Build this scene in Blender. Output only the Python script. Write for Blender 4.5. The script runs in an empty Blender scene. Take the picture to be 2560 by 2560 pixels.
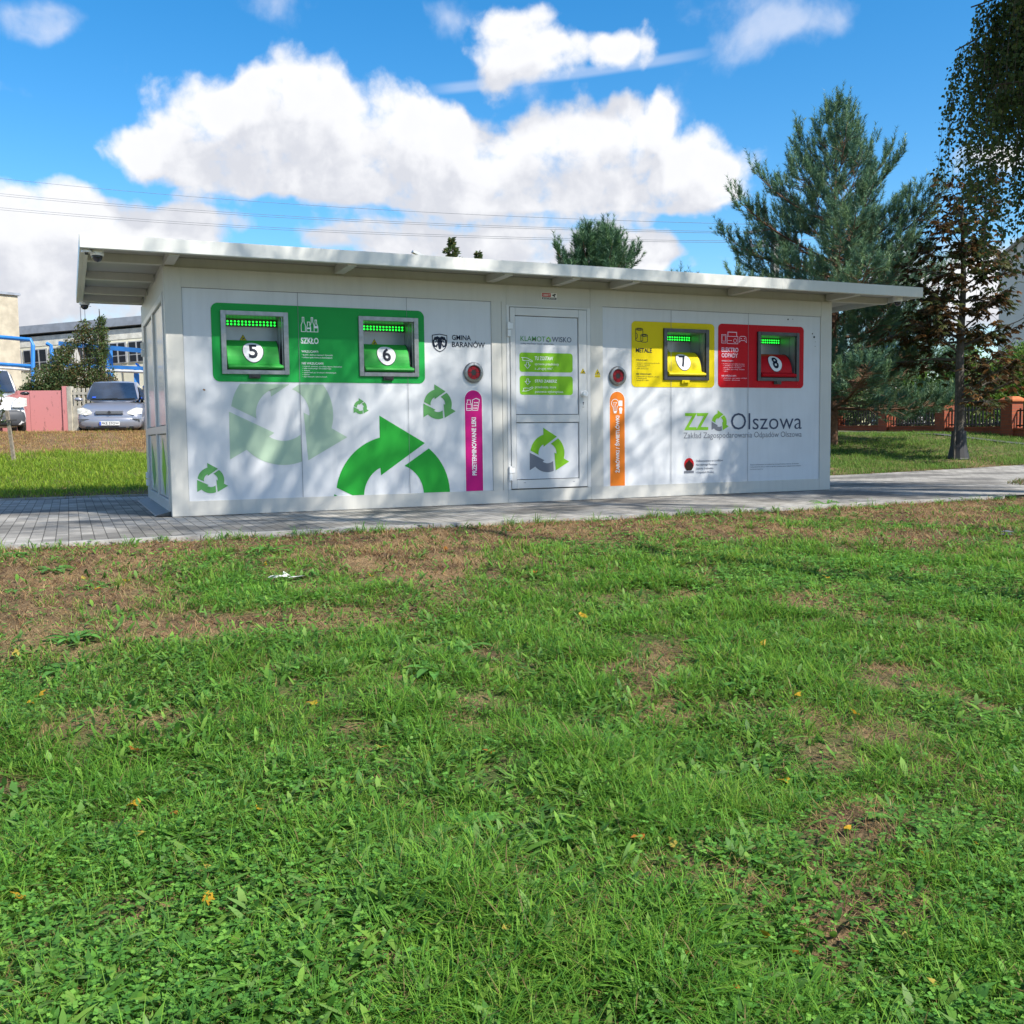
import bpy, bmesh, math, random
import numpy as np
from mathutils import Vector, Matrix
R_ = random.Random(7)
RG = np.random.default_rng(11)
S = bpy.context.scene
COL = S.collection
pi = math.pi

# ------------------------------------------------------------------ camera
CF, CPITCH, CYAW, CROLL = 2500.07, -0.0753, 0.4158, -0.0126
CP = Vector((-0.9698, -11.0422, 0.7991))
FW = Vector((math.sin(CYAW)*math.cos(CPITCH), math.cos(CYAW)*math.cos(CPITCH), math.sin(CPITCH)))
_r = Vector((math.cos(CYAW), -math.sin(CYAW), 0)); _u = _r.cross(FW)
RT = _r*math.cos(CROLL) + _u*math.sin(CROLL)
UP = -_r*math.sin(CROLL) + _u*math.cos(CROLL)
cam = bpy.data.cameras.new('camera'); camo = bpy.data.objects.new('camera', cam); COL.objects.link(camo)
cam.sensor_width = 36; cam.lens = 36*CF/2560; cam.clip_start = 0.05; cam.clip_end = 3000
camo.matrix_world = Matrix(((RT.x, UP.x, -FW.x, CP.x), (RT.y, UP.y, -FW.y, CP.y), (RT.z, UP.z, -FW.z, CP.z), (0, 0, 0, 1)))
S.camera = camo

def sight(x, y):            # direction of a point of the photograph (1932 px wide view)
    k = 2560/1932
    return RT*((x*k-1280)/CF) - UP*((y*k-1280)/CF) + FW
def at(x, y, D):            # the world point at true distance D along it
    return CP + sight(x, y)*D

# ------------------------------------------------------------------ light
SUN_EL, SUN_AZ = math.radians(45.5), math.radians(150)       # azimuth clockwise from +Y
sdir = Vector((math.sin(SUN_AZ)*math.cos(SUN_EL), math.cos(SUN_AZ)*math.cos(SUN_EL), math.sin(SUN_EL)))
sl = bpy.data.lights.new('sun', 'SUN'); sl.energy = 3.4; sl.angle = math.radians(0.53); sl.color = (1, 0.94, 0.84)
so = bpy.data.objects.new('sun', sl); COL.objects.link(so)
so.rotation_euler = (-sdir).to_track_quat('-Z', 'Y').to_euler(); so.location = sdir*60
S.view_settings.view_transform = 'Standard'; S.view_settings.look = 'None'
S.view_settings.exposure = 1.15; S.view_settings.gamma = 1

# ------------------------------------------------------------------ world: sky with clouds
W = bpy.data.worlds.new('World'); S.world = W; W.use_nodes = True
W.cycles.sampling_method = 'MANUAL'; W.cycles.sample_map_resolution = 512
nt = W.node_tree; nt.nodes.clear()
class NB:
    def __init__(s, nt): s.nt = nt
    def n(s, t, **kw):
        x = s.nt.nodes.new(t)
        for k, v in kw.items(): setattr(x, k, v)
        return x
    def l(s, a, b): s.nt.links.new(a, b)
    def m(s, op, a, b=None, c=None, clamp=False):
        x = s.n('ShaderNodeMath', operation=op, use_clamp=clamp)
        for i, v in enumerate((a, b, c)):
            if v is None: continue
            if isinstance(v, (int, float)): x.inputs[i].default_value = v
            else: s.l(v, x.inputs[i])
        return x.outputs[0]
    def mr(s, v, a, b, c, d, smooth=True):
        x = s.n('ShaderNodeMapRange', interpolation_type='SMOOTHSTEP' if smooth else 'LINEAR')
        s.l(v, x.inputs[0])
        for i, q in enumerate((a, b, c, d)): x.inputs[i+1].default_value = q
        return x.outputs[0]
def uv_of(x, y):
    d = sight(x, y).normalized()
    return math.atan2(d.x, d.y)-CYAW, math.asin(d.z)
PXR = 2560/1932/CF
# cloud lumps: x, y, radius x, radius y, tilt (deg), weight - seen from the place, turned into compass and height angles
CLOUDS = [(255,290,125,62,6,1),(385,262,170,95,12,1.05),(470,220,130,95,10,.9),(548,175,125,110,0,1.1),(600,240,190,125,0,1),(770,218,130,98,8,1.1),(700,305,300,85,0,1),
 (862,238,80,80,0,.9),(930,295,190,88,0,1),(1090,268,160,98,-8,1.1),(1180,233,105,68,0,1),(1258,208,45,78,-10,.95),(1335,305,140,82,8,1.1),(1150,355,330,72,0,1),
 (1300,380,175,52,0,.95),(445,354,130,40,0,1),(770,368,240,56,0,1),(950,385,230,45,0,.8),(600,330,160,40,0,.7),
 (60,400,150,75,0,1.3),(60,500,200,110,0,1.2),(325,422,180,58,-3,1.25),(230,495,270,75,0,1.1),(140,590,320,70,0,1),
 (720,455,175,54,0,1.1),(850,474,260,66,0,1.1),(1090,455,195,52,0,1.15),(1195,480,98,44,0,1.15),(1000,520,480,50,0,1),
 (1830,560,260,110,0,1.2),(1930,295,170,55,0,.8),
 (985,70,105,90,20,.72),(1060,112,120,62,-10,.75),(1180,82,75,68,0,.78),(960,135,75,60,0,.5),(1000,20,65,50,0,.6),(1120,95,60,40,0,.5)]
WISPS = [(110,45,110,40,-12,.9),(865,25,90,45,0,.7),(1410,50,110,75,-35,.9),(1490,60,110,50,-20,.7),(1310,20,160,45,-15,.5),(1570,30,70,40,0,.4),(1000,160,60,70,20,.6),
 (480,5,120,40,0,.7),(1290,190,40,90,-15,.5),(40,30,140,60,0,.6),(20,180,50,25,0,.4),(1650,350,160,60,0,.35),(1480,350,90,90,0,.4)]
def cloud_group(name, lst, amp, extra):
    g = bpy.data.node_groups.new(name, 'ShaderNodeTree')
    g.interface.new_socket('V', in_out='INPUT', socket_type='NodeSocketVector')
    g.interface.new_socket('D', in_out='OUTPUT', socket_type='NodeSocketFloat')
    b = NB(g); gi = b.n('NodeGroupInput'); go = b.n('NodeGroupOutput'); V = gi.outputs[0]
    w = b.n('ShaderNodeTexNoise', noise_dimensions='2D'); w.inputs['Scale'].default_value = 7; w.inputs['Detail'].default_value = 4; b.l(V, w.inputs['Vector'])
    vs = b.n('ShaderNodeVectorMath', operation='SUBTRACT'); b.l(w.outputs['Color'], vs.inputs[0]); vs.inputs[1].default_value = (.5, .5, .5)
    vm = b.n('ShaderNodeVectorMath', operation='MULTIPLY_ADD'); b.l(vs.outputs[0], vm.inputs[0]); vm.inputs[1].default_value = (.07, .05, 0); b.l(V, vm.inputs[2])
    Vw = vm.outputs[0]; acc = None
    for (x, y, rx, ry, rot, wt) in lst:
        u, v = uv_of(x, y)
        mp = b.n('ShaderNodeMapping', vector_type='TEXTURE'); b.l(Vw, mp.inputs[0])
        mp.inputs['Location'].default_value = (u, v, 0); mp.inputs['Rotation'].default_value = (0, 0, -math.radians(rot))
        mp.inputs['Scale'].default_value = (rx*PXR, ry*PXR, 1)
        gr = b.n('ShaderNodeTexGradient', gradient_type='SPHERICAL'); b.l(mp.outputs[0], gr.inputs[0])
        acc = b.m('MULTIPLY', gr.outputs[1], wt) if acc is None else b.m('MULTIPLY_ADD', gr.outputs[1], wt, acc)
    acc = b.m('MINIMUM', acc, 0.8)
    if extra:       # the rest of the sky, outside the photograph
        se = b.n('ShaderNodeSeparateXYZ'); b.l(V, se.inputs[0])
        far = b.m('MAXIMUM', b.mr(b.m('ABSOLUTE', se.outputs[0]), .6, .85, 0, 1), b.mr(se.outputs[1], .5, .7, 0, 1))
        ns = b.n('ShaderNodeTexNoise', noise_dimensions='2D'); ns.inputs['Scale'].default_value = 2.2; ns.inputs['Detail'].default_value = 3; b.l(V, ns.inputs['Vector'])
        acc = b.m('MULTIPLY_ADD', far, b.mr(ns.outputs[0], .45, .7, 0, .9), acc)
    n1 = b.n('ShaderNodeTexNoise', noise_dimensions='2D'); n1.inputs['Scale'].default_value = 13; n1.inputs['Detail'].default_value = 9; n1.inputs['Roughness'].default_value = .62; b.l(V, n1.inputs['Vector'])
    vo = b.n('ShaderNodeTexVoronoi', feature='SMOOTH_F1', voronoi_dimensions='2D'); vo.inputs['Scale'].default_value = 26; vo.inputs['Detail'].default_value = 3; vo.inputs['Smoothness'].default_value = .4; b.l(Vw, vo.inputs['Vector'])
    t = b.m('MULTIPLY_ADD', b.m('SUBTRACT', n1.outputs[0], .5), amp, acc)
    t = b.m('MULTIPLY_ADD', b.m('SUBTRACT', .42, vo.outputs['Distance']), amp*.33, t)
    b.l(t, go.inputs[0]); return g
b = NB(nt)
tc = b.n('ShaderNodeTexCoord'); sx = b.n('ShaderNodeSeparateXYZ'); b.l(tc.outputs['Generated'], sx.inputs[0])
az = b.m('SUBTRACT', b.m('ARCTAN2', sx.outputs[0], sx.outputs[1]), CYAW); el = b.m('ARCSINE', sx.outputs[2])
cv = b.n('ShaderNodeCombineXYZ'); b.l(az, cv.inputs[0]); b.l(el, cv.inputs[1])
G1 = cloud_group('cumulus', CLOUDS, .95, True); G2 = cloud_group('wisps', WISPS, 1.0, False)
def useg(g, v):
    x = b.n('ShaderNodeGroup'); x.node_tree = g; b.l(v, x.inputs[0]); return x.outputs[0]
def off(du, dv):
    x = b.n('ShaderNodeVectorMath', operation='ADD'); b.l(cv.outputs[0], x.inputs[0]); x.inputs[1].default_value = (du, dv, 0); return x.outputs[0]
d0 = useg(G1, cv.outputs[0]); d1 = useg(G1, off(.010, .046)); dw = useg(G2, cv.outputs[0])
mask = b.mr(d0, .14, .62, 0, 1); wisp = b.m('MULTIPLY', b.mr(dw, .1, .95, 0, .62), 1.0)
edge = b.mr(d0, .3, .9, 0, .25)
lit = b.m('ADD', b.mr(b.m('SUBTRACT', d0, d1), -.26, .46, 0, 1), b.m('SUBTRACT', .1, edge), clamp=True)
# contrail
ua, va = uv_of(830, 168); ub, vb = uv_of(1390, 88); L = math.hypot(ub-ua, vb-va); cs, sn = (ub-ua)/L, (vb-va)/L
du = b.m('SUBTRACT', az, ua); dv = b.m('SUBTRACT', el, va)
s_ = b.m('ADD', b.m('MULTIPLY', du, cs), b.m('MULTIPLY', dv, sn)); t_ = b.m('ABSOLUTE', b.m('SUBTRACT', b.m('MULTIPLY', dv, cs), b.m('MULTIPLY', du, sn)))
trail = b.m('MULTIPLY', b.mr(t_, .0015, .0065, .34, 0), b.m('MULTIPLY', b.mr(s_, -.02, .02, 0, 1), b.mr(s_, L-.08, L, 1, 0)))
soft = b.m('MAXIMUM', wisp, trail)
sky = b.n('ShaderNodeTexSky', sky_type='NISHITA'); sky.sun_disc = False; sky.sun_elevation = SUN_EL; sky.sun_rotation = SUN_AZ; sky.altitude = 100; sky.air_density = 1; sky.dust_density = .4; sky.ozone_density = 2.2
hs = b.n('ShaderNodeHueSaturation'); hs.inputs['Saturation'].default_value = 1.42; hs.inputs['Hue'].default_value = .497; hs.inputs['Value'].default_value = 1.0; b.l(sky.outputs[0], hs.inputs['Color'])
bg = b.n('ShaderNodeBackground'); bg.inputs[1].default_value = .093; b.l(hs.outputs[0], bg.inputs[0])
mx = b.n('ShaderNodeMix', data_type='RGBA'); b.l(lit, mx.inputs[0]); mx.inputs[6].default_value = (.535, .55, .60, 1); mx.inputs[7].default_value = (.74, .745, .765, 1)
bc = b.n('ShaderNodeBackground'); bc.inputs[1].default_value = .62; b.l(mx.outputs[2], bc.inputs[0])
bw = b.n('ShaderNodeBackground'); bw.inputs[0].default_value = (.62, .66, .76, 1); bw.inputs[1].default_value = .62
m1 = b.n('ShaderNodeMixShader'); b.l(soft, m1.inputs[0]); b.l(bg.outputs[0], m1.inputs[1]); b.l(bw.outputs[0], m1.inputs[2])
m2 = b.n('ShaderNodeMixShader'); b.l(mask, m2.inputs[0]); b.l(m1.outputs[0], m2.inputs[1]); b.l(bc.outputs[0], m2.inputs[2])
ow = b.n('ShaderNodeOutputWorld'); b.l(m2.outputs[0], ow.inputs[0])

# ------------------------------------------------------------------ helpers
def mat(name, col, rough=.6, metal=0, var=.12, vscale=3, bump=0, bscale=40, coat=0, emit=0, spec=.5, streak=0):
    m = bpy.data.materials.new(name); m.use_nodes = True; b = NB(m.node_tree); p = m.node_tree.nodes['Principled BSDF']
    p.inputs['Roughness'].default_value = rough; p.inputs['Metallic'].default_value = metal; p.inputs['Specular IOR Level'].default_value = spec
    if coat: p.inputs['Coat Weight'].default_value = coat; p.inputs['Coat Roughness'].default_value = .05
    if emit: p.inputs['Emission Color'].default_value = (*col, 1); p.inputs['Emission Strength'].default_value = emit
    tcn = b.n('ShaderNodeTexCoord')
    if var:
        nz = b.n('ShaderNodeTexNoise'); nz.inputs['Scale'].default_value = vscale; nz.inputs['Detail'].default_value = 6; b.l(tcn.outputs['Object'], nz.inputs['Vector'])
        mm = b.n('ShaderNodeMix', data_type='RGBA'); b.l(b.mr(nz.outputs[0], .3, .7, 0, 1), mm.inputs[0])
        mm.inputs[6].default_value = (*[c*(1-var) for c in col], 1); mm.inputs[7].default_value = (*[min(1, c*(1+var*.6)) for c in col], 1)
        oc = mm.outputs[2]
        if streak:      # rain streaks and dull film on outdoor sheet metal
            ms = b.n('ShaderNodeMapping'); ms.inputs['Scale'].default_value = (1, 1, .07); b.l(tcn.outputs['Object'], ms.inputs[0])
            ns = b.n('ShaderNodeTexNoise'); ns.inputs['Scale'].default_value = 13; ns.inputs['Detail'].default_value = 7; ns.inputs['Roughness'].default_value = .7; b.l(ms.outputs[0], ns.inputs['Vector'])
            nd = b.n('ShaderNodeTexNoise'); nd.inputs['Scale'].default_value = 90; nd.inputs['Detail'].default_value = 3; b.l(tcn.outputs['Object'], nd.inputs['Vector'])
            k = b.m('MULTIPLY', b.mr(ns.outputs[0], .42, .72, 1, 1-streak*1.6), b.mr(nd.outputs[0], .62, .74, 1, 1-streak*1.8))
            m2_ = b.n('ShaderNodeMix', data_type='RGBA', blend_type='MULTIPLY'); m2_.inputs[0].default_value = 1; b.l(oc, m2_.inputs[6]); b.l(k, m2_.inputs[7]); oc = m2_.outputs[2]
        b.l(oc, p.inputs['Base Color'])
    else: p.inputs['Base Color'].default_value = (*col, 1)
    if bump:
        nb = b.n('ShaderNodeTexNoise'); nb.inputs['Scale'].default_value = bscale; nb.inputs['Detail'].default_value = 4; b.l(tcn.outputs['Object'], nb.inputs['Vector'])
        bp = b.n('ShaderNodeBump'); bp.inputs['Strength'].default_value = bump; bp.inputs['Distance'].default_value = .02; b.l(nb.outputs[0], bp.inputs['Height']); b.l(bp.outputs[0], p.inputs['Normal'])
    return m
def leafmat(name, rough=.5, transl=.3, spec=.3):
    m = bpy.data.materials.new(name); m.use_nodes = True; b = NB(m.node_tree); p = m.node_tree.nodes['Principled BSDF']
    a = b.n('ShaderNodeAttribute'); a.attribute_name = 'Col'; b.l(a.outputs[0], p.inputs['Base Color'])
    p.inputs['Roughness'].default_value = rough; p.inputs['Specular IOR Level'].default_value = spec
    if transl:
        t = b.n('ShaderNodeBsdfTranslucent'); hs = b.n('ShaderNodeHueSaturation'); hs.inputs['Value'].default_value = 1.3; hs.inputs['Hue'].default_value = .485
        b.l(a.outputs[0], hs.inputs['Color']); b.l(hs.outputs[0], t.inputs[0])
        mx = b.n('ShaderNodeMixShader'); mx.inputs[0].default_value = transl; b.l(p.outputs[0], mx.inputs[1]); b.l(t.outputs[0], mx.inputs[2])
        b.l(mx.outputs[0], m.node_tree.nodes['Material Output'].inputs[0])
    return m
def thing(name, label, cat, loc=(0, 0, 0), rz=0, group=None, rot=None):
    o = bpy.data.objects.new(name, None); COL.objects.link(o); o.location = loc; o.rotation_euler = rot or (0, 0, rz)
    o.empty_display_size = .2; o['label'] = label; o['category'] = cat
    if group: o['group'] = group
    return o
def tag(o, label, cat, group=None):
    o['label'] = label; o['category'] = cat
    if group: o['group'] = group
    return o
def dup(root, loc=None, rz=None, scale=None, label=None):
    def cp(o, par):
        c = o.copy(); COL.objects.link(c)
        if par: c.parent = par
        for ch in list(o.children): cp(ch, c)
        return c
    r = cp(root, None)
    if loc is not None: r.location = loc
    if rz is not None: r.rotation_euler = (0, 0, rz)
    if scale is not None: r.scale = (scale,)*3 if isinstance(scale, (int, float)) else scale
    if label: r['label'] = label
    return r
def arr_mesh(name, V, F4=None, F3=None, colors=None, smooth=False):
    V = np.asarray(V, np.float32); me = bpy.data.meshes.new(name); me.vertices.add(len(V)); me.vertices.foreach_set('co', V.ravel())
    n4 = 0 if F4 is None else len(F4); n3 = 0 if F3 is None else len(F3)
    li = np.concatenate([np.asarray(F4, np.int32).ravel() if n4 else np.zeros(0, np.int32), np.asarray(F3, np.int32).ravel() if n3 else np.zeros(0, np.int32)])
    me.loops.add(len(li)); me.loops.foreach_set('vertex_index', li); me.polygons.add(n4+n3)
    ls = np.concatenate([np.arange(n4)*4, n4*4+np.arange(n3)*3]).astype(np.int32); me.polygons.foreach_set('loop_start', ls)
    if smooth: me.polygons.foreach_set('use_smooth', np.ones(n4+n3, bool))
    me.update(calc_edges=True)
    if colors is not None:
        c = np.ones((len(V), 4), np.float32); c[:, :3] = colors
        at_ = me.attributes.new('Col', 'FLOAT_COLOR', 'POINT'); at_.data.foreach_set('color', c.ravel())
    return me
def link(name, me, m=None, parent=None, loc=None):
    if m is not None: me.materials.append(m)
    o = bpy.data.objects.new(name, me); COL.objects.link(o)
    if parent is not None: o.parent = parent
    if loc is not None: o.location = loc
    return o
class MB:
    def __init__(s): s.v = []; s.f = []
    def add(s, v, f):
        k = len(s.v); s.v += [tuple(q) for q in v]; s.f += [tuple(i+k for i in q) for q in f]; return s
    def box(s, x0, x1, y0, y1, z0, z1):
        return s.add([(x0,y0,z0),(x1,y0,z0),(x1,y1,z0),(x0,y1,z0),(x0,y0,z1),(x1,y0,z1),(x1,y1,z1),(x0,y1,z1)], [(3,2,1,0),(4,5,6,7),(0,1,5,4),(1,2,6,5),(2,3,7,6),(3,0,4,7)])
    def bar(s, a, b, w, h=None, n=4, up=(0, 0, 1), taper=1):
        a = Vector(a); b = Vector(b); d = (b-a).normalized(); h = h or w; uu = Vector(up)
        if abs(d.dot(uu)) > .98: uu = Vector((0, 1, 0))
        r = d.cross(uu).normalized(); u = r.cross(d); v = []
        for p, k in ((a, 1), (b, taper)):
            for i in range(n):
                t = 2*pi*(i+.5)/n; q = 1.414 if n == 4 else 1
                v.append(p+r*(math.cos(t)*w/2*q*k)+u*(math.sin(t)*h/2*q*k))
        return s.add(v, [(i, (i+1) % n, n+(i+1) % n, n+i) for i in range(n)]+[tuple(range(n))[::-1], tuple(range(n, 2*n))])
    def tube(s, pts, rad, n=6):
        pts = [Vector(p) for p in pts]; k0 = len(s.v); prev = None
        for i, p in enumerate(pts):
            d = (pts[min(i+1, len(pts)-1)]-pts[max(i-1, 0)]).normalized(); uu = Vector((0, 0, 1)) if abs(d.z) < .9 else Vector((1, 0, 0))
            r = d.cross(uu).normalized(); u = r.cross(d); rr = rad[i] if hasattr(rad, '__len__') else rad
            s.v += [tuple(p+(r*math.cos(2*pi*j/n)+u*math.sin(2*pi*j/n))*rr) for j in range(n)]
        for i in range(len(pts)-1):
            for j in range(n): s.f.append((k0+i*n+j, k0+i*n+(j+1) % n, k0+(i+1)*n+(j+1) % n, k0+(i+1)*n+j))
        s.f.append(tuple(range(k0, k0+n))[::-1]); s.f.append(tuple(range(k0+(len(pts)-1)*n, k0+len(pts)*n))); return s
    def lathe(s, prof, c, axis='z', n=24):       # prof: (radius, height)
        k0 = len(s.v)
        for r, h in prof:
            for j in range(n):
                t = 2*pi*j/n; p = (r*math.cos(t), r*math.sin(t), h)
                if axis == 'y': p = (p[0], p[2], p[1])
                s.v.append((p[0]+c[0], p[1]+c[1], p[2]+c[2]))
        for i in range(len(prof)-1):
            for j in range(n): s.f.append((k0+i*n+j, k0+i*n+(j+1) % n, k0+(i+1)*n+(j+1) % n, k0+(i+1)*n+j))
        s.f.append(tuple(range(k0, k0+n))[::-1]); s.f.append(tuple(range(k0+(len(prof)-1)*n, k0+len(prof)*n))); return s
    def build(s, name, m, parent=None, bevel=0, smooth=False, loc=None):
        me = bpy.data.meshes.new(name); me.from_pydata(s.v, [], s.f); me.update()
        bm = bmesh.new(); bm.from_mesh(me); bmesh.ops.recalc_face_normals(bm, faces=bm.faces)
        if bevel: bmesh.ops.bevel(bm, geom=list(bm.edges), offset=bevel, segments=2, affect='EDGES', clamp_overlap=True)
        bm.to_mesh(me); bm.free()
        if smooth:
            for p in me.polygons: p.use_smooth = True
        return link(name, me, m, parent, loc)
_TX = {}
def glyphs(s, bold):
    k = (s, bold)
    if k not in _TX:
        cu = bpy.data.curves.new('lettering', 'FONT'); cu.body = s; cu.size = 1; cu.offset = bold; cu.resolution_u = 3
        ob = bpy.data.objects.new('lettering', cu); COL.objects.link(ob); dg = bpy.context.evaluated_depsgraph_get(); dg.update()
        me = bpy.data.meshes.new_from_object(ob.evaluated_get(dg)); v = np.array([x.co[:2] for x in me.vertices]); f = [tuple(p.vertices) for p in me.polygons]
        bpy.data.objects.remove(ob); bpy.data.curves.remove(cu); bpy.data.meshes.remove(me); _TX[k] = (v, f)
    return _TX[k]
class Dec:                                       # flat printed shapes in the wall plane (x, z)
    def __init__(s): s.v = []; s.f = []; s.o = []
    def poly(s, p):
        k = len(s.v); s.o += [(len(s.f) % 6)*.00018]*len(p); s.v += [tuple(q) for q in p]; s.f.append(tuple(range(k, k+len(p)))); return s
    def rect(s, x0, x1, z0, z1): return s.poly([(x0, z0), (x1, z0), (x1, z1), (x0, z1)])
    def stroke(s, pts, w, closed=False):
        P = [Vector(p) for p in pts]
        if closed: P.append(P[0])
        for a, c in zip(P, P[1:]):
            d = c-a
            if d.length < 1e-6: continue
            d.normalize(); n = Vector((-d.y, d.x))*w/2; e = d*w/2
            s.poly([a-e-n, c+e-n, c+e+n, a-e+n])
        return s
    def disc(s, x, z, r, r2=None, n=28, a0=0, a1=2*pi):
        r2 = r2 or r; return s.poly([(x+r*math.cos(a0+(a1-a0)*i/n), z+r2*math.sin(a0+(a1-a0)*i/n)) for i in range(n)])
    def rrect(s, x0, x1, z0, z1, r, bottom=True):
        p = []
        for cx, cz, a in ((x1-r, z1-r, 0), (x0+r, z1-r, pi/2), (x0+r, z0+r, pi), (x1-r, z0+r, 1.5*pi)):
            if cz < (z0+z1)/2 and not bottom: p.append((x0, z0) if cx < (x0+x1)/2 else (x1, z0)); continue
            p += [(cx+r*math.cos(a+i*pi/16), cz+r*math.sin(a+i*pi/16)) for i in range(9)]
        return s.poly(p)
    def text(s, t, x0, z0, x1=None, z1=None, h=None, bold=0, rot=False):   # fitted to a box, or to a cap height h from x0, z0
        v, f = glyphs(t, bold); a = v.min(0); c = v.max(0); k = len(s.v)
        if h is not None:
            sc = h/.7; q = (v*[sc*.92, sc])+[x0-a[0]*sc*.92, z0]
            if x1 is not None: q[:, 0] = x0+(v[:, 0]-a[0])/(c[0]-a[0])*(x1-x0)
        elif rot: q = np.stack([x1-(v[:, 1]-a[1])/(c[1]-a[1])*(x1-x0), z0+(v[:, 0]-a[0])/(c[0]-a[0])*(z1-z0)], 1)
        else: q = (v-a)/(c-a)*[x1-x0, z1-z0]+[x0, z0]
        s.v += [tuple(p) for p in q]; s.o += [0]*len(q); s.f += [tuple(i+k for i in p) for p in f]; return s
    def build(s, name, m, parent, y, mapf=None):
        me = bpy.data.meshes.new(name); me.from_pydata([(p[0], y-o, p[1]) for p, o in zip(s.v, s.o)], [], s.f); me.update()
        bm = bmesh.new(); bm.from_mesh(me)
        if mapf:
            bm.free(); me = bpy.data.meshes.new(name); me.from_pydata([(p[0], p[1], 0) for p in s.v], [], s.f); bm = bmesh.new(); bm.from_mesh(me)
            for z in np.arange(-.132, .14, .012): bmesh.ops.bisect_plane(bm, geom=bm.verts[:]+bm.edges[:]+bm.faces[:], plane_co=(0, z, 0), plane_no=(0, 1, 0))
            for v in bm.verts: v.co = mapf((v.co.x, v.co.y))
            bm.normal_update()
        for f in bm.faces:
            if (f.normal.y > 0 if not mapf else f.normal.dot(Vector((0, -1, .7))) < 0): f.normal_flip()
        bm.to_mesh(me); bm.free(); return link(name, me, m, parent)
_VT = {}
def vnoise(x, y, seed=0):
    if seed not in _VT: _VT[seed] = np.random.default_rng(1000+seed).random((256, 256))
    T = _VT[seed]; xi = np.floor(x).astype(int); yi = np.floor(y).astype(int); fx = x-xi; fy = y-yi
    fx = fx*fx*(3-2*fx); fy = fy*fy*(3-2*fy); g = lambda i, j: T[(xi+i) & 255, (yi+j) & 255]
    return (g(0,0)*(1-fx)+g(1,0)*fx)*(1-fy)+(g(0,1)*(1-fx)+g(1,1)*fx)*fy
def fbm(x, y, seed=0, o=3): return sum(vnoise(x*2**i, y*2**i, seed+i)*.5**i for i in range(o))/sum(.5**i for i in range(o))

# ------------------------------------------------------------------ terrain
PAVE = [(-30, -2.40), (9.3, -2.40), (9.75, -2.25), (13.2, -2.1), (30, -1.6), (30, 3.3), (17, 3.47), (15, 3.55), (12.1, 3.7), (8.9, 3.95), (8.6, 4.5), (-30, 5.0)]
def in_poly(x, y, P):
    r = np.zeros(np.shape(x), bool); n = len(P)
    for i in range(n):
        (x0, y0), (x1, y1) = P[i], P[(i+1) % n]
        if y0 == y1: continue
        c = ((y0 > y) != (y1 > y)) & (x < (x1-x0)*(y-y0)/(y1-y0)+x0); r ^= c
    return r
def gz(x, y):
    x = np.asarray(x, float); y = np.asarray(y, float)
    D = .4*(x+.97)+.91*(y+11.04)
    right = np.interp(D, [18.8, 22, 26, 27.5, 34, 60], [0, .19, .56, .71, .89, 1.2])
    left = np.interp(y, [4.7, 8, 12, 16, 18.3, 24, 60], [0, .24, .52, .86, 1.08, 1.12, 1.2])
    w = np.clip((x-6)/3.5, 0, 1); back = left*(1-w)+right*w
    front = -.066*np.clip(-2.4-y, 0, 30)
    front = np.where(y < -25, -.066*22.6, front)
    return np.where(y < 0, front+np.where(y > -2.4, 0, 0), back)
def axis(a, c, fine, lo, hi, coarse):
    m = np.arange(a, c+1e-6, fine); p = []; s = fine
    q = c
    while q < hi: s *= coarse; q += s; p.append(q)
    n = []; s = fine; q = a
    while q > lo: s *= coarse; q -= s; n.append(q)
    return np.array(n[::-1]+list(m)+p)
gx = axis(-6, 13, .16, -500, 900, 1.16); gy = axis(-11, 5, .16, -400, 1200, 1.13)
X, Y = np.meshgrid(gx, gy); Zg = gz(X, Y)
onp = in_poly(X, Y, PAVE)
bump = (fbm(X*1.6, Y*1.6, 3)-.5)*.09+(fbm(X*5, Y*5, 9)-.5)*.04
Zg = np.where(onp, Zg-.05, Zg+bump*np.clip((np.abs(Y+2.4))/.4, .15, 1)-.01)
n0, n1 = X.shape; idx = np.arange(n0*n1).reshape(n0, n1)
F = np.stack([idx[:-1, :-1], idx[:-1, 1:], idx[1:, 1:], idx[1:, :-1]], -1).reshape(-1, 4)
GREEN = np.clip((fbm(X*.9, Y*.9, 21)-.30)*3, 0, 1)
def bare(x, y):      # 1 where the soil shows: the worn strip along the paving and odd patches
    e = -2.45-y; n = fbm(x*.9, y*.9, 21); n2 = fbm(x*2.3+7, y*2.3, 25)
    s = np.clip(1.42-e/2.5+(n-.5)*2.5, 0, 1)*.95
    return np.clip(np.maximum(s, np.clip((n2-.63)*6, 0, .8)), 0, 1)
def banktop(x, y): return np.clip((y-11.1-(fbm(x*.9, y*.9, 61)-.5)*4)/1.2, 0, 1)*(x < 6)
GREEN = np.where(Y < -2.4, 1-bare(X, Y), np.clip(.9-banktop(X, Y)-np.clip((5.6-Y)/.6, 0, 1)*.6*(Y > 0), 0, 1))
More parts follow.
